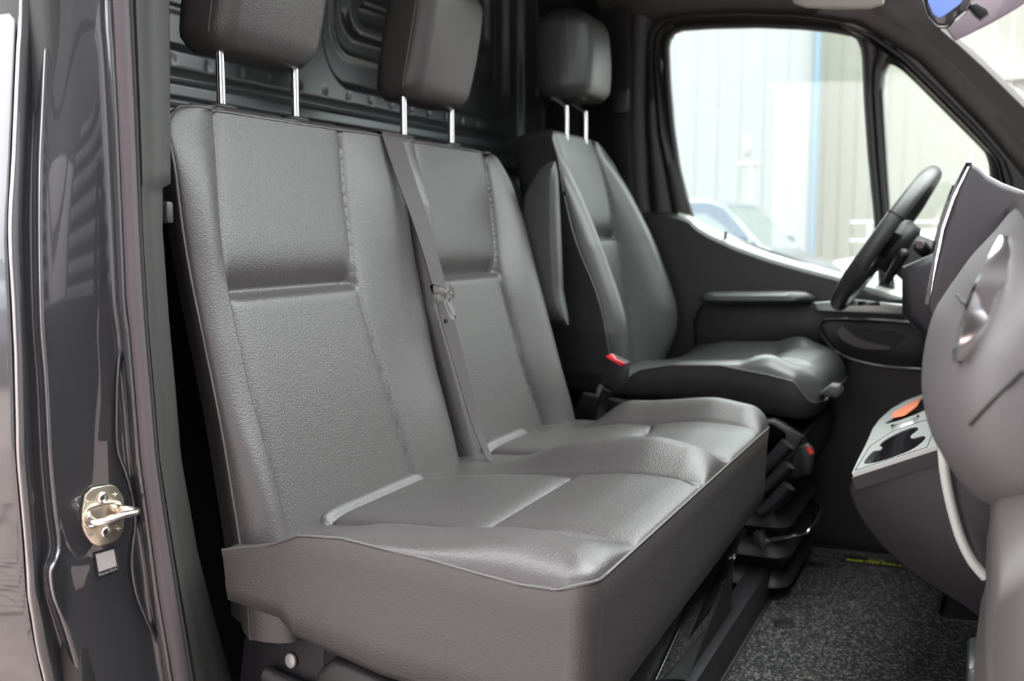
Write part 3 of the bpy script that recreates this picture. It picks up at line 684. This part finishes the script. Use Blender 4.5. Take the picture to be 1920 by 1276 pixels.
# ================================================================== STEERING
wc = Vector((.173, 1.40, .813)); tilt = math.atan2(.208, .325); ax = Vector((math.cos(tilt), 0, -math.sin(tilt))); upv = Vector((math.sin(tilt), 0, math.cos(tilt))); yv = Vector((0, 1, 0))
stw = empty('steering_wheel', 'black leather multifunction steering wheel seen almost edge-on', 'steering wheel', tuple(wc))
rs = []
for i in range(72):
    a = 2*math.pi*i/72; r = Vector(upv)*math.cos(a)+yv*math.sin(a)
    k = 1+.12*math.exp(-((math.degrees(a) % 180-60)/14)**2)
    rs.append([wc+r*(.176+.0145*math.cos(t)*k)+ax*(.018*math.sin(t)*k) for t in [2*math.pi*q/14 for q in range(14)]])
rs.append(rs[0]); loft('rim', rs, 'leather_b', stw, caps=False, sh=80)
for a in (70, 110, -70, -110):
    r = upv*math.cos(math.radians(a))+yv*math.sin(math.radians(a)); t = (upv*-math.sin(math.radians(a))+yv*math.cos(math.radians(a)))
    if True:
        ring = [wc+r*(.176+.0152*math.cos(q))+ax*(.0187*math.sin(q)) for q in [2*math.pi*k/14 for k in range(15)]]
        tube('rim_seam', ring, .0013, 'black', stw, seg=5, smoothpath=False)
for a, wd in ((90, .03), (-90, .03), (180, .022)):
    r = upv*math.cos(math.radians(a))+yv*math.sin(math.radians(a)); s = r.cross(ax)
    loft('spoke', [[wc+r*rr+s*x*wd/.03+ax*y+ax*.03*(1-rr/.17) for x, y in ((-.03, -.008), (.03, -.008), (.03, .008), (-.03, .008))] for rr in (.04, .08, .12, .165)], 'gloss', stw, sh=30)
loft('airbag_cover', [[wc+(upv*math.cos(t)+yv*math.sin(t))*rr+ax*d for t in [2*math.pi*q/24 for q in range(24)]] for rr, d in ((.03, .0), (.055, .006), (.065, .02), (.06, .05), (.04, .06))], 'dash_d', stw, sh=60)
# column shroud and stalks
colm = empty('steering_column', 'light grey topped steering column shroud behind the wheel', 'steering column', tuple(wc+ax*.1))
rs = []
for d, s in ((.05, .55), (.055, .8), (.09, .9), (.15, 1.0), (.25, 1.1)):
    rs.append([wc+ax*d+upv*(y*s)+yv*(x*s) for x, y in rrect(.13, .12, .035, 5)])
loft('column_shroud', rs, 'dash', colm, sh=60)
S1 = [at(1662, 528, 'Y', 1.28), at(1680, 498, 'Y', 1.25), at(1698, 470, 'Y', 1.22)]
tube('wiper_stalk', [S1[0], S1[1], S1[2]], lambda t: .008+.005*t if t < .9 else .0125*(1-(t-.9)*6), 'dash_d', colm, k=6)
S2 = [at(1765, 485, 'Y', 1.25), at(1740, 475, 'Y', 1.22), at(1722, 458, 'Y', 1.18)]
g = tube('gear_stalk', S2, lambda t: .011+.004*t if t < .9 else .0146*(1-(t-.9)*5), 'dash_d', colm, k=8)
prism('gear_button', [at(x, y, 'Y', 1.17) for x, y in ((1716, 452), (1728, 452), (1733, 460), (1728, 466), (1718, 464))], (0, .004, 0), mat('dark_red', (.05, .01, .012), .3), g)
# ================================================================== DASHBOARD
dash = empty('dashboard', 'dark grey dashboard with air vent, screen and centre console along the right edge', 'dashboard', (.5, .6, 0))
# driver hood / screen carrier, its side faces the passenger door
hood = [(1822, 303), (1836, 312), (1850, 326), (1880, 342), (1960, 372), (1960, 600), (1745, 600), (1738, 585), (1746, 540), (1757, 480), (1775, 410), (1797, 350)]
H = ats(hood, 'Y', .56)
prism('dash_hood', H, (0, .34, 0), mat('dash_hood', (.034, .029, .034), .45), dash, bev=.010)
sc = prism('screen', ats([(1812, 303), (1820, 303), (1797, 350), (1775, 405), (1757, 480), (1748, 540), (1742, 574), (1733, 572), (1740, 530), (1752, 465), (1768, 400), (1790, 345)], 'Y', .57), (0, .26, 0), 'gloss', dash, bev=.002)
prism('screen_bezel', ats([(1814, 312), (1818, 312), (1790, 372), (1770, 430), (1758, 490), (1748, 560), (1744, 560), (1754, 485), (1766, 425), (1786, 368)], 'Y', .565), (0, .01, 0), 'chrome', sc)
prism('instrument_cluster', ats([(1786, 345), (1796, 345), (1776, 400), (1762, 455), (1752, 480), (1743, 478), (1756, 430), (1770, 385)], 'Y', 1.15), (0, .5, 0), 'gloss', dash, bev=.003)
# driver side lower dash
prism('knee_panel', ats([(1690, 500), (1760, 470), (1960, 470), (1960, 700), (1790, 700), (1745, 650), (1690, 590)], 'Y', 1.0), (0, .65, 0), 'dash_d', dash, bev=.02)
# dash top out to the windscreen
prism('dash_top', [(.40, -.16, .86), (.47, -.16, .875), (.86, -.16, .88), (.9, -.16, .70), (.45, -.16, .70)], (0, 1.85, 0), 'dash', dash, bev=.01)
# passenger module: bulging profile, lofted along the dash
prof = [(1990, 330), (1919, 375), (1870, 432), (1816, 490), (1778, 542), (1753, 580), (1737, 632), (1729, 692), (1736, 752), (1752, 800), (1775, 838), (1800, 868), (1830, 890), (1870, 900), (1950, 880), (1990, 840)]
Pm = catmull(ats(prof, 'Y', .08), 4); cc = Vector((.47, 0, .70)); rs = []
for y, k, dx in ((.54, .93, .012), (.50, .97, .006), (.44, 1, 0), (.30, 1, 0), (.18, 1, 0), (.08, 1, 0), (.0, .975, .0), (-.06, .93, .004), (-.10, .86, .012), (-.13, .76, .03), (-.15, .62, .05), (-.155, .3, .07)):
    rs.append([Vector((cc.x+(p.x-cc.x)*k+dx*.3, y, cc.z+(p.z-cc.z)*k)) for p in Pm])
pm = loft('passenger_panel', rs, 'dash', dash, sh=70)
from mathutils.bvhtree import BVHTree
def onto(o, pts, off=.0):
    t = BVHTree.FromPolygons([v.co for v in o.data.vertices], [tuple(p.vertices) for p in o.data.polygons]); out = []
    for x, y in pts:
        d = (at(x, y, 'Y', 5)-CAM).normalized(); h = t.ray_cast(CAM, d)
        if h[0] is not None: out.append(h[0]-d*off)
    return out
# chrome blade of the vent
CB = [(1884, 448), (1880, 480), (1868, 525), (1850, 572), (1832, 612), (1815, 645), (1800, 672)]
vb = [(1884, 448), (1880, 480), (1868, 525), (1850, 572), (1832, 612), (1815, 645), (1800, 672)]
ribbon('vent_blade', onto(pm, vb, .010), [Vector((.005, .004, 0)), Vector((.010, .006, 0)), Vector((.014, .008, 0)), Vector((.014, .008, 0)), Vector((.011, .006, 0)), Vector((.008, .005, 0)), Vector((.003, .003, 0))], .006, 'chrome', pm)
tube('vent_tip', onto(pm, [(1818, 598), (1806, 630), (1798, 660)], .006), lambda t: .006-.002*t, 'chrome', pm, k=5)
tube('vent_tip', onto(pm, [(1800, 655), (1796, 668), (1795, 680)], .006), lambda t: .0055-.003*t, 'gloss', pm, k=5)
tube('panel_seam', onto(pm, [(1795, 552), (1806, 566), (1826, 578)], .0005), .0014, 'black', pm)
tube('panel_seam', onto(pm, [(1818, 796), (1838, 775), (1862, 750), (1890, 722), (1917, 695)], .0003), .0016, 'black', pm)
# lower part: glovebox compartment with a lip coloured pale to paint its lit edge
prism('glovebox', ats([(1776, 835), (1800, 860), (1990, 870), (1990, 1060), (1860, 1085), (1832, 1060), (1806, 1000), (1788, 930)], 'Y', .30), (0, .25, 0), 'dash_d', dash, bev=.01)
tube('glovebox_lip', [at(x, y, 'Y', .26) for x, y in [(1768, 838), (1773, 890), (1785, 950), (1802, 1008), (1824, 1052), (1849, 1082)]], .0065, mat('lit_lip', (.4, .41, .38), .45), dash)
low = [(1990, 830), (1880, 872), (1862, 930), (1858, 1000), (1856, 1080), (1848, 1130), (1856, 1190), (1862, 1240), (1840, 1300), (1830, 1400), (1990, 1400)]
Pl = catmull(ats(low, 'Y', -.02), 4); c2 = sum(Pl, Vector())/len(Pl); rs = []
for y, k in ((.22, .7), (.18, .9), (.10, .98), (-.02, 1), (-.12, .98), (-.20, .9), (-.25, .75)):
    rs.append([Vector((c2.x+(p.x-c2.x)*k, y, c2.z+(p.z-c2.z)*k)) for p in Pl])
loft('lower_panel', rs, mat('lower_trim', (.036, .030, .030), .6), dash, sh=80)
# centre console ---------------------------------------------------
con = empty('centre_console', 'centre console with silver cup holder tray beside the glovebox', 'console', (.3, .75, .3))
side = [(1591, 918), (1600, 897), (1755, 846), (1800, 850), (1990, 900), (1990, 1276), (1850, 1168), (1800, 1132), (1752, 1104), (1700, 1070), (1655, 1028), (1620, 985), (1600, 950)]
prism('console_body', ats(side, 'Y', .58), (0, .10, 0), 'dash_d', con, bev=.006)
rs = []
for yy, kk in ((.66, 1), (.9, 1), (1.05, .95), (1.18, .8)):
    Q = ats(side, 'Y', .58); q0 = Vector((.42, .58, .42)); rs.append([Vector((q0.x+(p.x-q0.x)*kk, yy, min(q0.z+(p.z-q0.z)*kk, .445+.42*(p.x-.21)))) for p in Q])
loft('console_body', rs, 'dash_d', con, sh=40)
a0, a1 = at(1600, 893, 'Y', .58), at(1757, 842, 'Y', .58)
ux = (a1-a0).normalized(); L = (a1-a0).length; nrm = ux.cross(Vector((0, 1, 0))); nrm = nrm if nrm.z > 0 else -nrm
def tp(u, v, h=0): return a0+ux*(L*u)+Vector((0, v, 0))+nrm*h
# tray plate with rounded far-left corner and three openings: build as strips around holes
import mathutils.geometry as mg
outl = [(0, 0), (1.02, 0), (1.02, .31), (1.05, .5), (1.0, .68), (.68, .66), (.29, .65), (.08, .60), (-.04, .5), (-.07, .40), (-.05, .33), (-.03, .23), (-.02, .1)]
def blob(cu, cv, ru, rv, n=20, notch=True):
    out = []
    for k in range(n):
        a = 2*math.pi*k/n; r = 1+(.16*math.cos(4*a) if notch else 0); out.append((cu+ru*math.cos(a)*r, cv+rv*math.sin(a)*r))
    return out
def smoothloop(p):
    q = [Vector((a, b, 0)) for a, b in p]; c = catmull(q[-1:]+q+q[:2], 4)[4:-4]; return [(v.x, v.y) for v in c[:-1]]
holes = [smoothloop([(.12, .045), (.10, .09), (.15, .137), (.24, .128), (.26, .15), (.20, .18), (.27, .224), (.5, .254), (.66, .24), (.70, .205), (.63, .169), (.66, .136), (.8, .125), (.84, .09), (.74, .04), (.55, .022), (.3, .022)]),
         smoothloop([(.14, .404), (.12, .43), (.22, .455), (.20, .5), (.23, .545), (.41, .586), (.70, .585), (.78, .53), (.70, .48), (.80, .455), (.80, .42), (.60, .40), (.4, .39)])]
def fillpoly(outer, hs, h):
    loops = [[Vector((p[0]*L, p[1], 0)) for p in outer]]+[[Vector((p[0]*L, p[1], 0)) for p in q] for q in hs]
    tri = mg.tessellate_polygon(loops); flat = [p for l in loops for p in l]
    return [tp(p.x/L, p.y, h) for p in flat], [tuple(t) for t in tri]
outer = []
for k in range(len(outl)):
    p, q = outl[k], outl[(k+1) % len(outl)]
    for s in range(4): outer.append((p[0]+(q[0]-p[0])*s/4, p[1]+(q[1]-p[1])*s/4))
v, f = fillpoly(outer, holes[:2], .006); n = len(v)
v2 = [p-nrm*.008 for p in v]; V = v+v2; Fc = f+[tuple(i+n for i in t[::-1]) for t in f]
ofs = 0
for lp in [outer]+holes[:2]:
    m_ = len(lp)
    for k in range(m_): Fc.append((ofs+k, ofs+(k+1) % m_, ofs+(k+1) % m_+n, ofs+k+n))
    ofs += m_
tray = sharp(pyd('tray_plate', V, Fc, 'console', con), 30)
for hh in holes[:2]:
    cu = sum(p[0] for p in hh)/len(hh); cv = sum(p[1] for p in hh)/len(hh)
    loft('cup_well', [[tp(cu+(p[0]-cu)*k, cv+(p[1]-cv)*k, h) for p in hh] for k, h in ((1.01, .005), (1.0, -.02), (.97, -.05), (.3, -.052))], 'gloss', con, sh=60)
loft('button_frame', [[tp(.47+x/L, .33+y, h) for x, y in rrect(.052, .040, .012, 4)] for h in (.006, .010)], 'chrome', tray, sh=30)
loft('tray_button', [[tp(.47+x/L, .33+y, h) for x, y in rrect(.042, .028, .008, 4)] for h in (.008, .0125)], 'console', tray, sh=30)
tube('tray_groove', [tp(u, v_, .0062) for u, v_ in [(.03, .01), (.9, .008), (.95, .26), (.7, .285), (.3, .28), (.06, .20), (.03, .01)]], .0008, 'dash_d', tray, seg=5, smoothpath=False)
loft('side_strip', [[tp(u, -.004, -.001), tp(u, -.004, -.02), tp(u, .01, -.02), tp(u, .01, -.001)] for u in (-.02, .3, .7, 1.1)], 'dash_d', con, sh=30)
card = tag(loft('orange_card', [[tp(.17, .50, .008+h), tp(.22, .43, .008+h), tp(.42, .395, .010+h), tp(.62, .42, .016+h), tp(.66, .50, .018+h), tp(.45, .54, .012+h)] for h in (0, .0012)], 'orange', sh=30), 'crumpled orange paper card lying in the silver console tray', 'card')
structure(box('trim_6', (.55, .75, .35), (.25, .4, .5), 'dash_d', bev=.03))
# ================================================================== floor mat
pts2 = ats([(1860, 1168), (1770, 1160), (1756, 1150), (1768, 1105)], 'Z', .02)
mat_o = [(-.018, 1.585), (.30, 1.62), (.33, 1.60), (pts2[3].x, pts2[3].y), (pts2[2].x, pts2[2].y), (pts2[1].x, pts2[1].y), (pts2[0].x, pts2[0].y)]
pts3 = ats([(1862, 1222), (1835, 1208), (1822, 1225), (1812, 1290), (1805, 1420)], 'Z', .02)
mat_o += [(p.x, p.y) for p in pts3]+[(-.02, .42)]
fm = empty('floor_mat', 'speckled dark grey carpet mat with bound edge on the cab floor', 'floor mat', (.2, 1.0, 0))
V = [(x, y, .008) for x, y in mat_o]+[(x, y, .018) for x, y in mat_o]; n = len(mat_o)
tri = mg.tessellate_polygon([[Vector((x, y, 0)) for x, y in mat_o]])
Fm = [tuple(i+n for i in t) for t in tri]+[tuple(t[::-1]) for t in tri]+[(k, (k+1) % n, (k+1) % n+n, k+n) for k in range(n)]
pyd('carpet', V, Fm, 'mat', fm, smooth=False)
tube('edge_binding', [(x, y, .016) for x, y in mat_o]+[(mat_o[0][0], mat_o[0][1], .016)], .006, 'dash_d', fm, seg=8, smoothpath=False)
lc = (at(1592, 1052, 'Z', .019)+at(1693, 1056, 'Z', .019))/2
lb = box('label_patch', (lc.x, lc.y, .0195), (.15, .045, .002), 'black', fm, bev=.0006)
rot = Matrix.Rotation(math.radians(180+5), 4, 'Z')
text('printed_text', '\u2261\u2197 VAN DEN BERG' if False else 'E7 VAN DEN BERG', .0165, (lc.x, lc.y-.006, .0208), rot, 'yellow', lb)
text('printed_text', 'AUTO', .009, (lc.x+.0, lc.y+.010, .0208), rot, 'yellow', lb, sx=1.6)
for px, py in ((1532, 1057), (1470, 1168)):
    c = at(px, py, 'Z', .02); prism('mat_eyelet', [(c.x+.022*math.cos(a), c.y+.022*math.sin(a), .017) for a in [k*math.pi/8 for k in range(16)]], (0, 0, .004), 'dash_d', fm, bev=.0015)
# foot rest block at the right of the mat
fr_ = tag(box('foot_rest', tuple(at(1870, 1252, 'Z', .05)), (.10, .16, .05), 'console', bev=.012), 'grey metal foot plate at the right edge of the carpet mat', 'foot rest')

# ================================================================== pillar fittings
st = empty('door_striker', 'zinc door striker plate with loop and two bolts on the painted pillar', 'door striker', tuple(at(192, 965, 'X', -.565)))
def jat(x, y, dx=0):
    r = interp(y, [860, 950, 1010, 1080], [88, 96, 105, 89]); sl = interp(y, [860, 1000, 1115], [259, 278, 293])
    return at(x, y, 'X', interp(x, [r+20, r+(sl-r)*.4, r+(sl-r)*.7, sl-18], [-.584, -.571, -.558, -.550])+.0015+dx)
pl = [(156, 925), (170, 912), (204, 906), (215, 910), (228, 930), (231, 950), (229, 985), (222, 1005), (210, 1014), (182, 1023), (168, 1016), (156, 1000), (151, 985), (150, 960)]
plate = prism('striker_plate', resample([jat(x, y) for x, y in pl], 40), (.006, -.002, 0), 'zinc', st, bev=.0015)
def disk(name, px, py, X, r, m, parent, h=.004, n=14, bev=.001):
    c = jat(px, py, X); return prism(name, [(c.x, c.y+r*math.cos(2*math.pi*k/n), c.z+r*math.sin(2*math.pi*k/n)) for k in range(n)], (h, 0, 0), m, parent, bev=bev)
for px, py in ((190, 933), (196, 996)):
    b_ = disk('screw', px, py, .005, .0072, 'zinc_l', st, .005, bev=.0018)
    disk('screw_socket', px+2, py, .0102, .0034, 'dash_d', b_, .0004, n=6, bev=0)
rim = [(158, 975), (158, 962), (170, 950), (200, 942), (222, 942), (230, 950), (228, 962), (205, 972), (175, 986), (163, 986), (158, 975)]
tube('striker_collar', [jat(x, y, .006) for x, y in rim], .0026, 'zinc', st, k=4)
tube('striker_loop', [jat(168, 974, .002), jat(171, 973, .02), jat(180, 979, .035), jat(200, 976, .040), jat(230, 966, .040), jat(252, 961, .038), jat(255, 957, .03), jat(240, 954, .02), jat(224, 956, .01), jat(219, 957, 0)], .0042, 'zinc_l', st, seg=12, k=6)
for (x, y) in ((162, 941), (216, 927), (222, 991), (170, 1003)):
    for dx, dy in ((0, 5), (5, 0)):
        tube('stamped_mark', [jat(x-dx, y-dy*.8, .0062), jat(x+dx, y+dy*.8-1, .0062)], .0006, 'zinc_l', plate, seg=5, k=2)
lab = empty('sticker', 'small black and white rescue card sticker below the striker', 'sticker', tuple(at(200, 1055, 'X', -.565)))
prism('sticker_base', [jat(*p) for p in [(176, 1037), (216, 1026), (225, 1067), (183, 1082)]], (.0006, 0, 0), 'black', lab, smooth=False)
prism('sticker_field', [jat(*p, .0007) for p in [(179, 1039), (213, 1029), (219, 1060), (185, 1072)]], (.0003, 0, 0), 'white', lab, smooth=False)
p0, p1 = jat(190, 1076, .0009), jat(214, 1067, .0009); dr = (p1-p0).normalized(); nn = Vector((.92, -.39, 0)); nn = (nn-dr*nn.dot(dr)).normalized(); up = nn.cross(dr)
R4 = Matrix((dr, up, nn)).transposed().to_4x4()
text('printed_text', 'Rescue Card', .0042, (p0+p1)/2, R4, 'white', lab)
# small chrome button of the belt height adjuster at the pillar cover
tag(box('belt_guide_clip', tuple(at(309, 398, 'X', -.585)), (.02, .012, .028), 'plastic_g', bev=.003), 'small grey clip in the notch of the pillar cover', 'clip')

# ================================================================== overhead: mirror and visors
mir = empty('rear_view_mirror', 'interior mirror with blue reflection tinted into its glass hanging at the top of the windscreen', 'mirror', tuple(at(1785, 10, 'Y', 1.2)))
prism('mirror_housing', ats([(1728, -40), (1732, 5), (1740, 30), (1756, 46), (1772, 48), (1786, 40), (1812, 18), (1826, -10), (1834, -40)], 'Y', 1.2), (0, .04, 0), 'gloss', mir, bev=.004)
prism('mirror_glass', ats([(1738, -36), (1740, 4), (1750, 28), (1762, 34), (1776, 26), (1800, 8), (1812, -12), (1816, -36)], 'Y', 1.196), (0, -.003, 0), 'mirror_refl', mir)  # blue reflection is painted into the glass colour
prism('mirror_mount', ats([(1812, 10), (1830, 4), (1852, 16), (1854, 24), (1838, 36), (1826, 26)], 'Y', 1.25), (0, .03, 0), 'black', mir, bev=.004)
vs = tag(prism('sun_visor', ats([(1768, 46), (1790, 76), (1812, 66), (1860, 42), (1905, 16), (1935, -5), (1935, -60), (1760, -60)], 'Y', 1.42), (0, .012, 0), mat('visor_mauve', (.30, .24, .28), .8), bev=.004), 'mauve grey sun visor folded at the top of the windscreen', 'sun visor')
v2 = tag(prism('sun_visor', ats([(1482, -30), (1486, 4), (1510, 12), (1560, 15), (1630, 14), (1655, 6), (1662, -30)], 'Y', 1.3), (0, .02, 0), 'visor', bev=.004), 'pale beige visor edge above the driver door window', 'sun visor')

# ================================================================== OUTSIDE
GZ = -.67
g = structure(pyd('brick_pavement', [(-120, -120, GZ-.02), (120, -120, GZ-.02), (120, 120, GZ-.02), (-120, 120, GZ-.02)], [(0, 1, 2, 3)], 'brick', smooth=False))
bm_ = bmesh.new(); bmesh.ops.create_cube(bm_, size=1)
for v in bm_.verts: v.co = Vector((v.co.x*.205, v.co.y*.098, v.co.z*.04))
bmesh.ops.bevel(bm_, geom=[e for e in bm_.edges if all(v.co.z > 0 for v in e.verts)], offset=.005, segments=1, affect='EDGES')
bme = bpy.data.meshes.new('brick'); bm_.to_mesh(bme); bm_.free(); bme.materials.append(M['brick'])
cnt = 0
ca, sa = math.cos(.5), math.sin(.5)
for i in range(-14, 15):
    for j in range(-6, 7):
        for k in (0, 1):
            # herringbone
            u = i*.105+j*.21; v_ = i*.105-j*.21
            if k: u += .157; v_ += .0525
            x = -2.9+u*ca-v_*sa; y = -2.15+u*sa+v_*ca
            if abs(x+2.9) < 1.25 and abs(y+2.15) < .72 and cnt < 300:
                b = bpy.data.objects.new('brick', bme); COL.objects.link(b); b.location = (x, y, GZ-.014+random.uniform(-.002, .002)); b.rotation_euler = (0, 0, .5+(math.pi/2 if k else 0)); b.parent = g; cnt += 1
# warehouse across the yard, cladding panels one by one
wh = empty('warehouse', 'pale clad warehouse wall filling the driver door window', 'building', (-8, 30, GZ))
xe = at(1532, 200, 'Y', 29.9).x
for i in range(26):
    x = xe-.5-i*.70; box('cladding_panel', (x, 30, 5.5), (.694, .12, 13), 'cladding', wh, bev=.008, seg=1)
box('corner_post', (xe, 29.8, 5.5), (.18, .3, 13), 'blue', wh, bev=.03)
wh2 = empty('warehouse', 'beige ribbed warehouse wall seen right of the blue corner post', 'building', (8, 34, GZ))
for i in range(46):
    box('cladding_panel', (xe-.6+i*.5, 34, 5.5), (.494, .1, 13), 'cladding_b', wh2, bev=.02, seg=1)
eb = at(1780, 140, 'Y', 33.7); box('grey_band', (eb.x+11, 33.7, eb.z), (22, .3, .5), 'cladding_d', wh2, bev=.05)
# corrugated hall behind the photographer, mirrored in the pillar paint
wh3 = empty('corrugated_hall', 'grey hall with horizontal ribs mirrored in the pillar paint', 'building', (14, 0, GZ))
for i in range(16):
    box('cladding_rib', (14, -2, .1+i*.52), (.35, 26, .30), 'cladding', wh3, bev=.08)
box('wall', (14.4, -2, 3.5), (.3, 26, 9), 'dark_c', wh3, bev=.02)
wh4 = empty('side_light_blocker', 'dark grey hall added out of view to shade the open passenger door', 'building', (5, -5.5, GZ))  # added unseen hall, blocks side light at the open door
box('wall', (3.8, -5.5, 5.8), (18.6, .3, 12.9), 'dark_c', wh4, bev=.02)
for i in range(5): box('blocker_door', (-.5+i*2.9, -5.3, .9), (2.2, .1, 3.1), 'cladding_d', wh4, bev=.03)
# lamp post
lp = empty('street_lamp', 'white street lamp standing in front of the warehouse', 'street lamp', (-3.9, 24, GZ))
px = at(1408, 380, 'Y', 24).x
lampm = mat('lamp_post_paint', (.27, .27, .27), .5)
tube('pole', [(px, 24, GZ), (px, 24, 2.45)], .07, lampm, lp, k=2)
box('lamp_arm', (px-.05, 24, 2.5), (.55, .12, .12), lampm, lp, bev=.04)
box('lamp_head', (px-.12, 24, 2.95), (.2, .25, .5), lampm, lp, bev=.08)
# fence rail
fe = empty('fence_rail', 'thin grey yard fence rail behind the parked cars', 'fence', (2, 28, GZ))
for z in (1.1, .6): tube('rail', [(-3, 28, z), (12, 28, z)], .03, 'greycar', fe, k=2)
for i in range(8): tube('post', [(-2.5+i*2, 28, GZ), (-2.5+i*2, 28, 1.15)], .04, 'greycar', fe, k=2)

def vehicle(name, label, cat, loc, rz, prof, width, paint, glass_side, ws, wheels, wr=.34, group=None):
    """prof: side outline (x,z) clockwise; built along local +x = nose"""
    root = empty(name, label, cat, loc, group); root.rotation_euler = (0, 0, rz)
    Mx = Matrix.Translation(loc) @ Matrix.Rotation(rz, 4, 'Z')
    def W(p): return Mx @ Vector(p)
    def add(o):
        return o
    def mk(nm, rs, m, par=root, sh=35, caps=True):
        v, f = rings(rs, True, caps); o = pyd(nm, v, f, m, None); sharp(o, sh); o.parent = par; return o
    zmax = max(z for x, z in prof)
    P = resample([(x, 0, z) for x, z in prof], 90)
    rs = []
    for t, k in ((-1, .93), (-.985, .975), (-.93, 1), (-.5, 1), (0, 1), (.5, 1), (.93, 1), (.985, .975), (1, .93)):
        rs.append([(p.x*(.5+.5*k) if 0 else p.x*(1-(1-k)*.6), t*width/2*(1-.14*sstep(.9, zmax, p.z)), p.z*(1-(1-k)*.6)+.02) for p in P])
    mk('body', rs, paint)
    for s in (-1, 1):
        for gp in glass_side:
            G_ = [(x, 0, z) for x, z in gp]
            mk('side_window', [[(x, s*(width/2*(1-.14*sstep(.9, zmax, z))+d), z) for x, _, z in G_] for d in (-.03, .008)], 'carglass')
        for wx in wheels:
            rr = [[(wx+wr*k*math.cos(a), s*(width/2-.2+d), wr+wr*k*math.sin(a)) for a in [2*math.pi*q/24 for q in range(24)]] for k, d in ((.9, 0), (1, .03), (1, .18), (.9, .21), (.62, .2), (.6, .17), (.2, .19))]
            wob = mk('wheel', rr, 'tyre')
            mk('rim', [[(wx+wr*.6*k*math.cos(a), s*(width/2+d), wr+wr*.6*k*math.sin(a)) for a in [2*math.pi*q/10 for q in range(10)]] for k, d in ((1, -.02), (.9, .005), (.2, .012))], 'greycar', wob)
    (xa, za), (xb, zb_) = ws
    n = Vector((zb_-za, 0, xa-xb)); n = n.normalized(); n = n if n.z > 0 else -n
    mk('windscreen', [[(xa+n.x*d, -width*.39, za+n.z*d), (xa+n.x*d, width*.39, za+n.z*d), (xb+n.x*d, width*.44, zb_+n.z*d), (xb+n.x*d, -width*.44, zb_+n.z*d)] for d in (-.05, .015)], 'carglass')
    nose = max(x for x, z in prof)
    for s in (-1, 1):
        mk('headlamp', [[(nose-.35+a, s*(width*.36+b), .74+c) for a, b, c in ((0, .13, .1), (.22, 0, .08), (.32, -.1, .0), (.30, -.1, -.1), (.1, .13, -.08))], [(nose-.35+a+.03, s*(width*.36+b+.02), .76+c) for a, b, c in ((0, .13, .1), (.22, 0, .08), (.32, -.1, .0), (.30, -.1, -.1), (.1, .13, -.08))]], 'lens')
        mk('door_mirror', [[(xb-.25+a, s*(width/2+.14+b*.1), zb_+.12+c) for b, c in ((-1, -.1), (1, -.1), (1.1, .1), (-1, .12))] for a in (-.05, .08)], paint)
    return root
VAN = [(-2.6, .35), (-2.6, 1.2), (-2.55, 1.85), (-2.3, 1.97), (0, 1.99), (.9, 1.97), (1.15, 1.88), (1.85, 1.18), (2.35, 1.02), (2.58, .85), (2.62, .5), (2.5, .28), (1.9, .25), (-2.4, .25)]
VS = [[(-2.3, 1.25), (-2.25, 1.75), (.15, 1.78), (.15, 1.25)], [(.25, 1.25), (.25, 1.78), (.85, 1.78), (1.15, 1.60), (1.55, 1.22)]]
VW = ((1.17, 1.87), (1.83, 1.2))
HAT = [(-1.95, .4), (-2.0, .9), (-1.75, 1.25), (-1.4, 1.48), (-.2, 1.53), (.3, 1.45), (1.05, .98), (1.75, .85), (1.98, .65), (2.0, .35), (1.8, .22), (-1.8, .22)]
HS = [[(-1.5, 1.0), (-1.3, 1.38), (-.35, 1.42), (-.35, .98)], [(-.25, .98), (-.25, 1.42), (.2, 1.38), (.85, .98)]]
HW = ((.32, 1.44), (1.03, 1.0))
def px2(x, y, Y): return at(x, y, 'Y', Y)
v0 = px2(1560, 470, 15); vehicle('parked_van', 'dark blue panel van parked nose right beyond the driver window', 'van', (v0.x-2.5, 15, GZ), -.12, VAN, 1.9, 'vanpaint', VS, VW, (-1.6, 1.6))
v0 = px2(1535, 450, 21); vehicle('parked_car', 'white hatchback parked facing left just right of the blue van', 'car', (v0.x+2.2, 21.5, GZ), math.pi-.35, HAT, 1.75, 'whitecar', HS, HW, (-1.3, 1.3))
v0 = px2(1600, 500, 12); vehicle('parked_car', 'silver hatchback low in front of the blue van bonnet', 'car', (v0.x+1.6, 12, GZ), math.pi+.1, HAT, 1.75, 'greycar', HS, HW, (-1.3, 1.3))
v0 = px2(1700, 430, 17); vw_ = vehicle('parked_van', 'white van with a roof bar parked behind the steering wheel', 'van', (v0.x+3.6, 17, GZ), math.pi, VAN, 1.9, 'whitecar', VS, VW, (-1.6, 1.6))
for i, x in enumerate((-1.6, .1)):
    rb = tube('roof_bar', [(x, -.8, 2.0), (x, -.8, 2.16), (x, .8, 2.16), (x, .8, 2.0)], .03, 'whitecar', None, k=1, smoothpath=False); rb.parent = vw_
vehicle('parked_car', 'blue grey car mirrored at the far left edge in the sliding door paint', 'car', (-12.0, -10.5, GZ), .6, HAT, 1.75, 'greycar', HS, HW, (-1.3, 1.3))
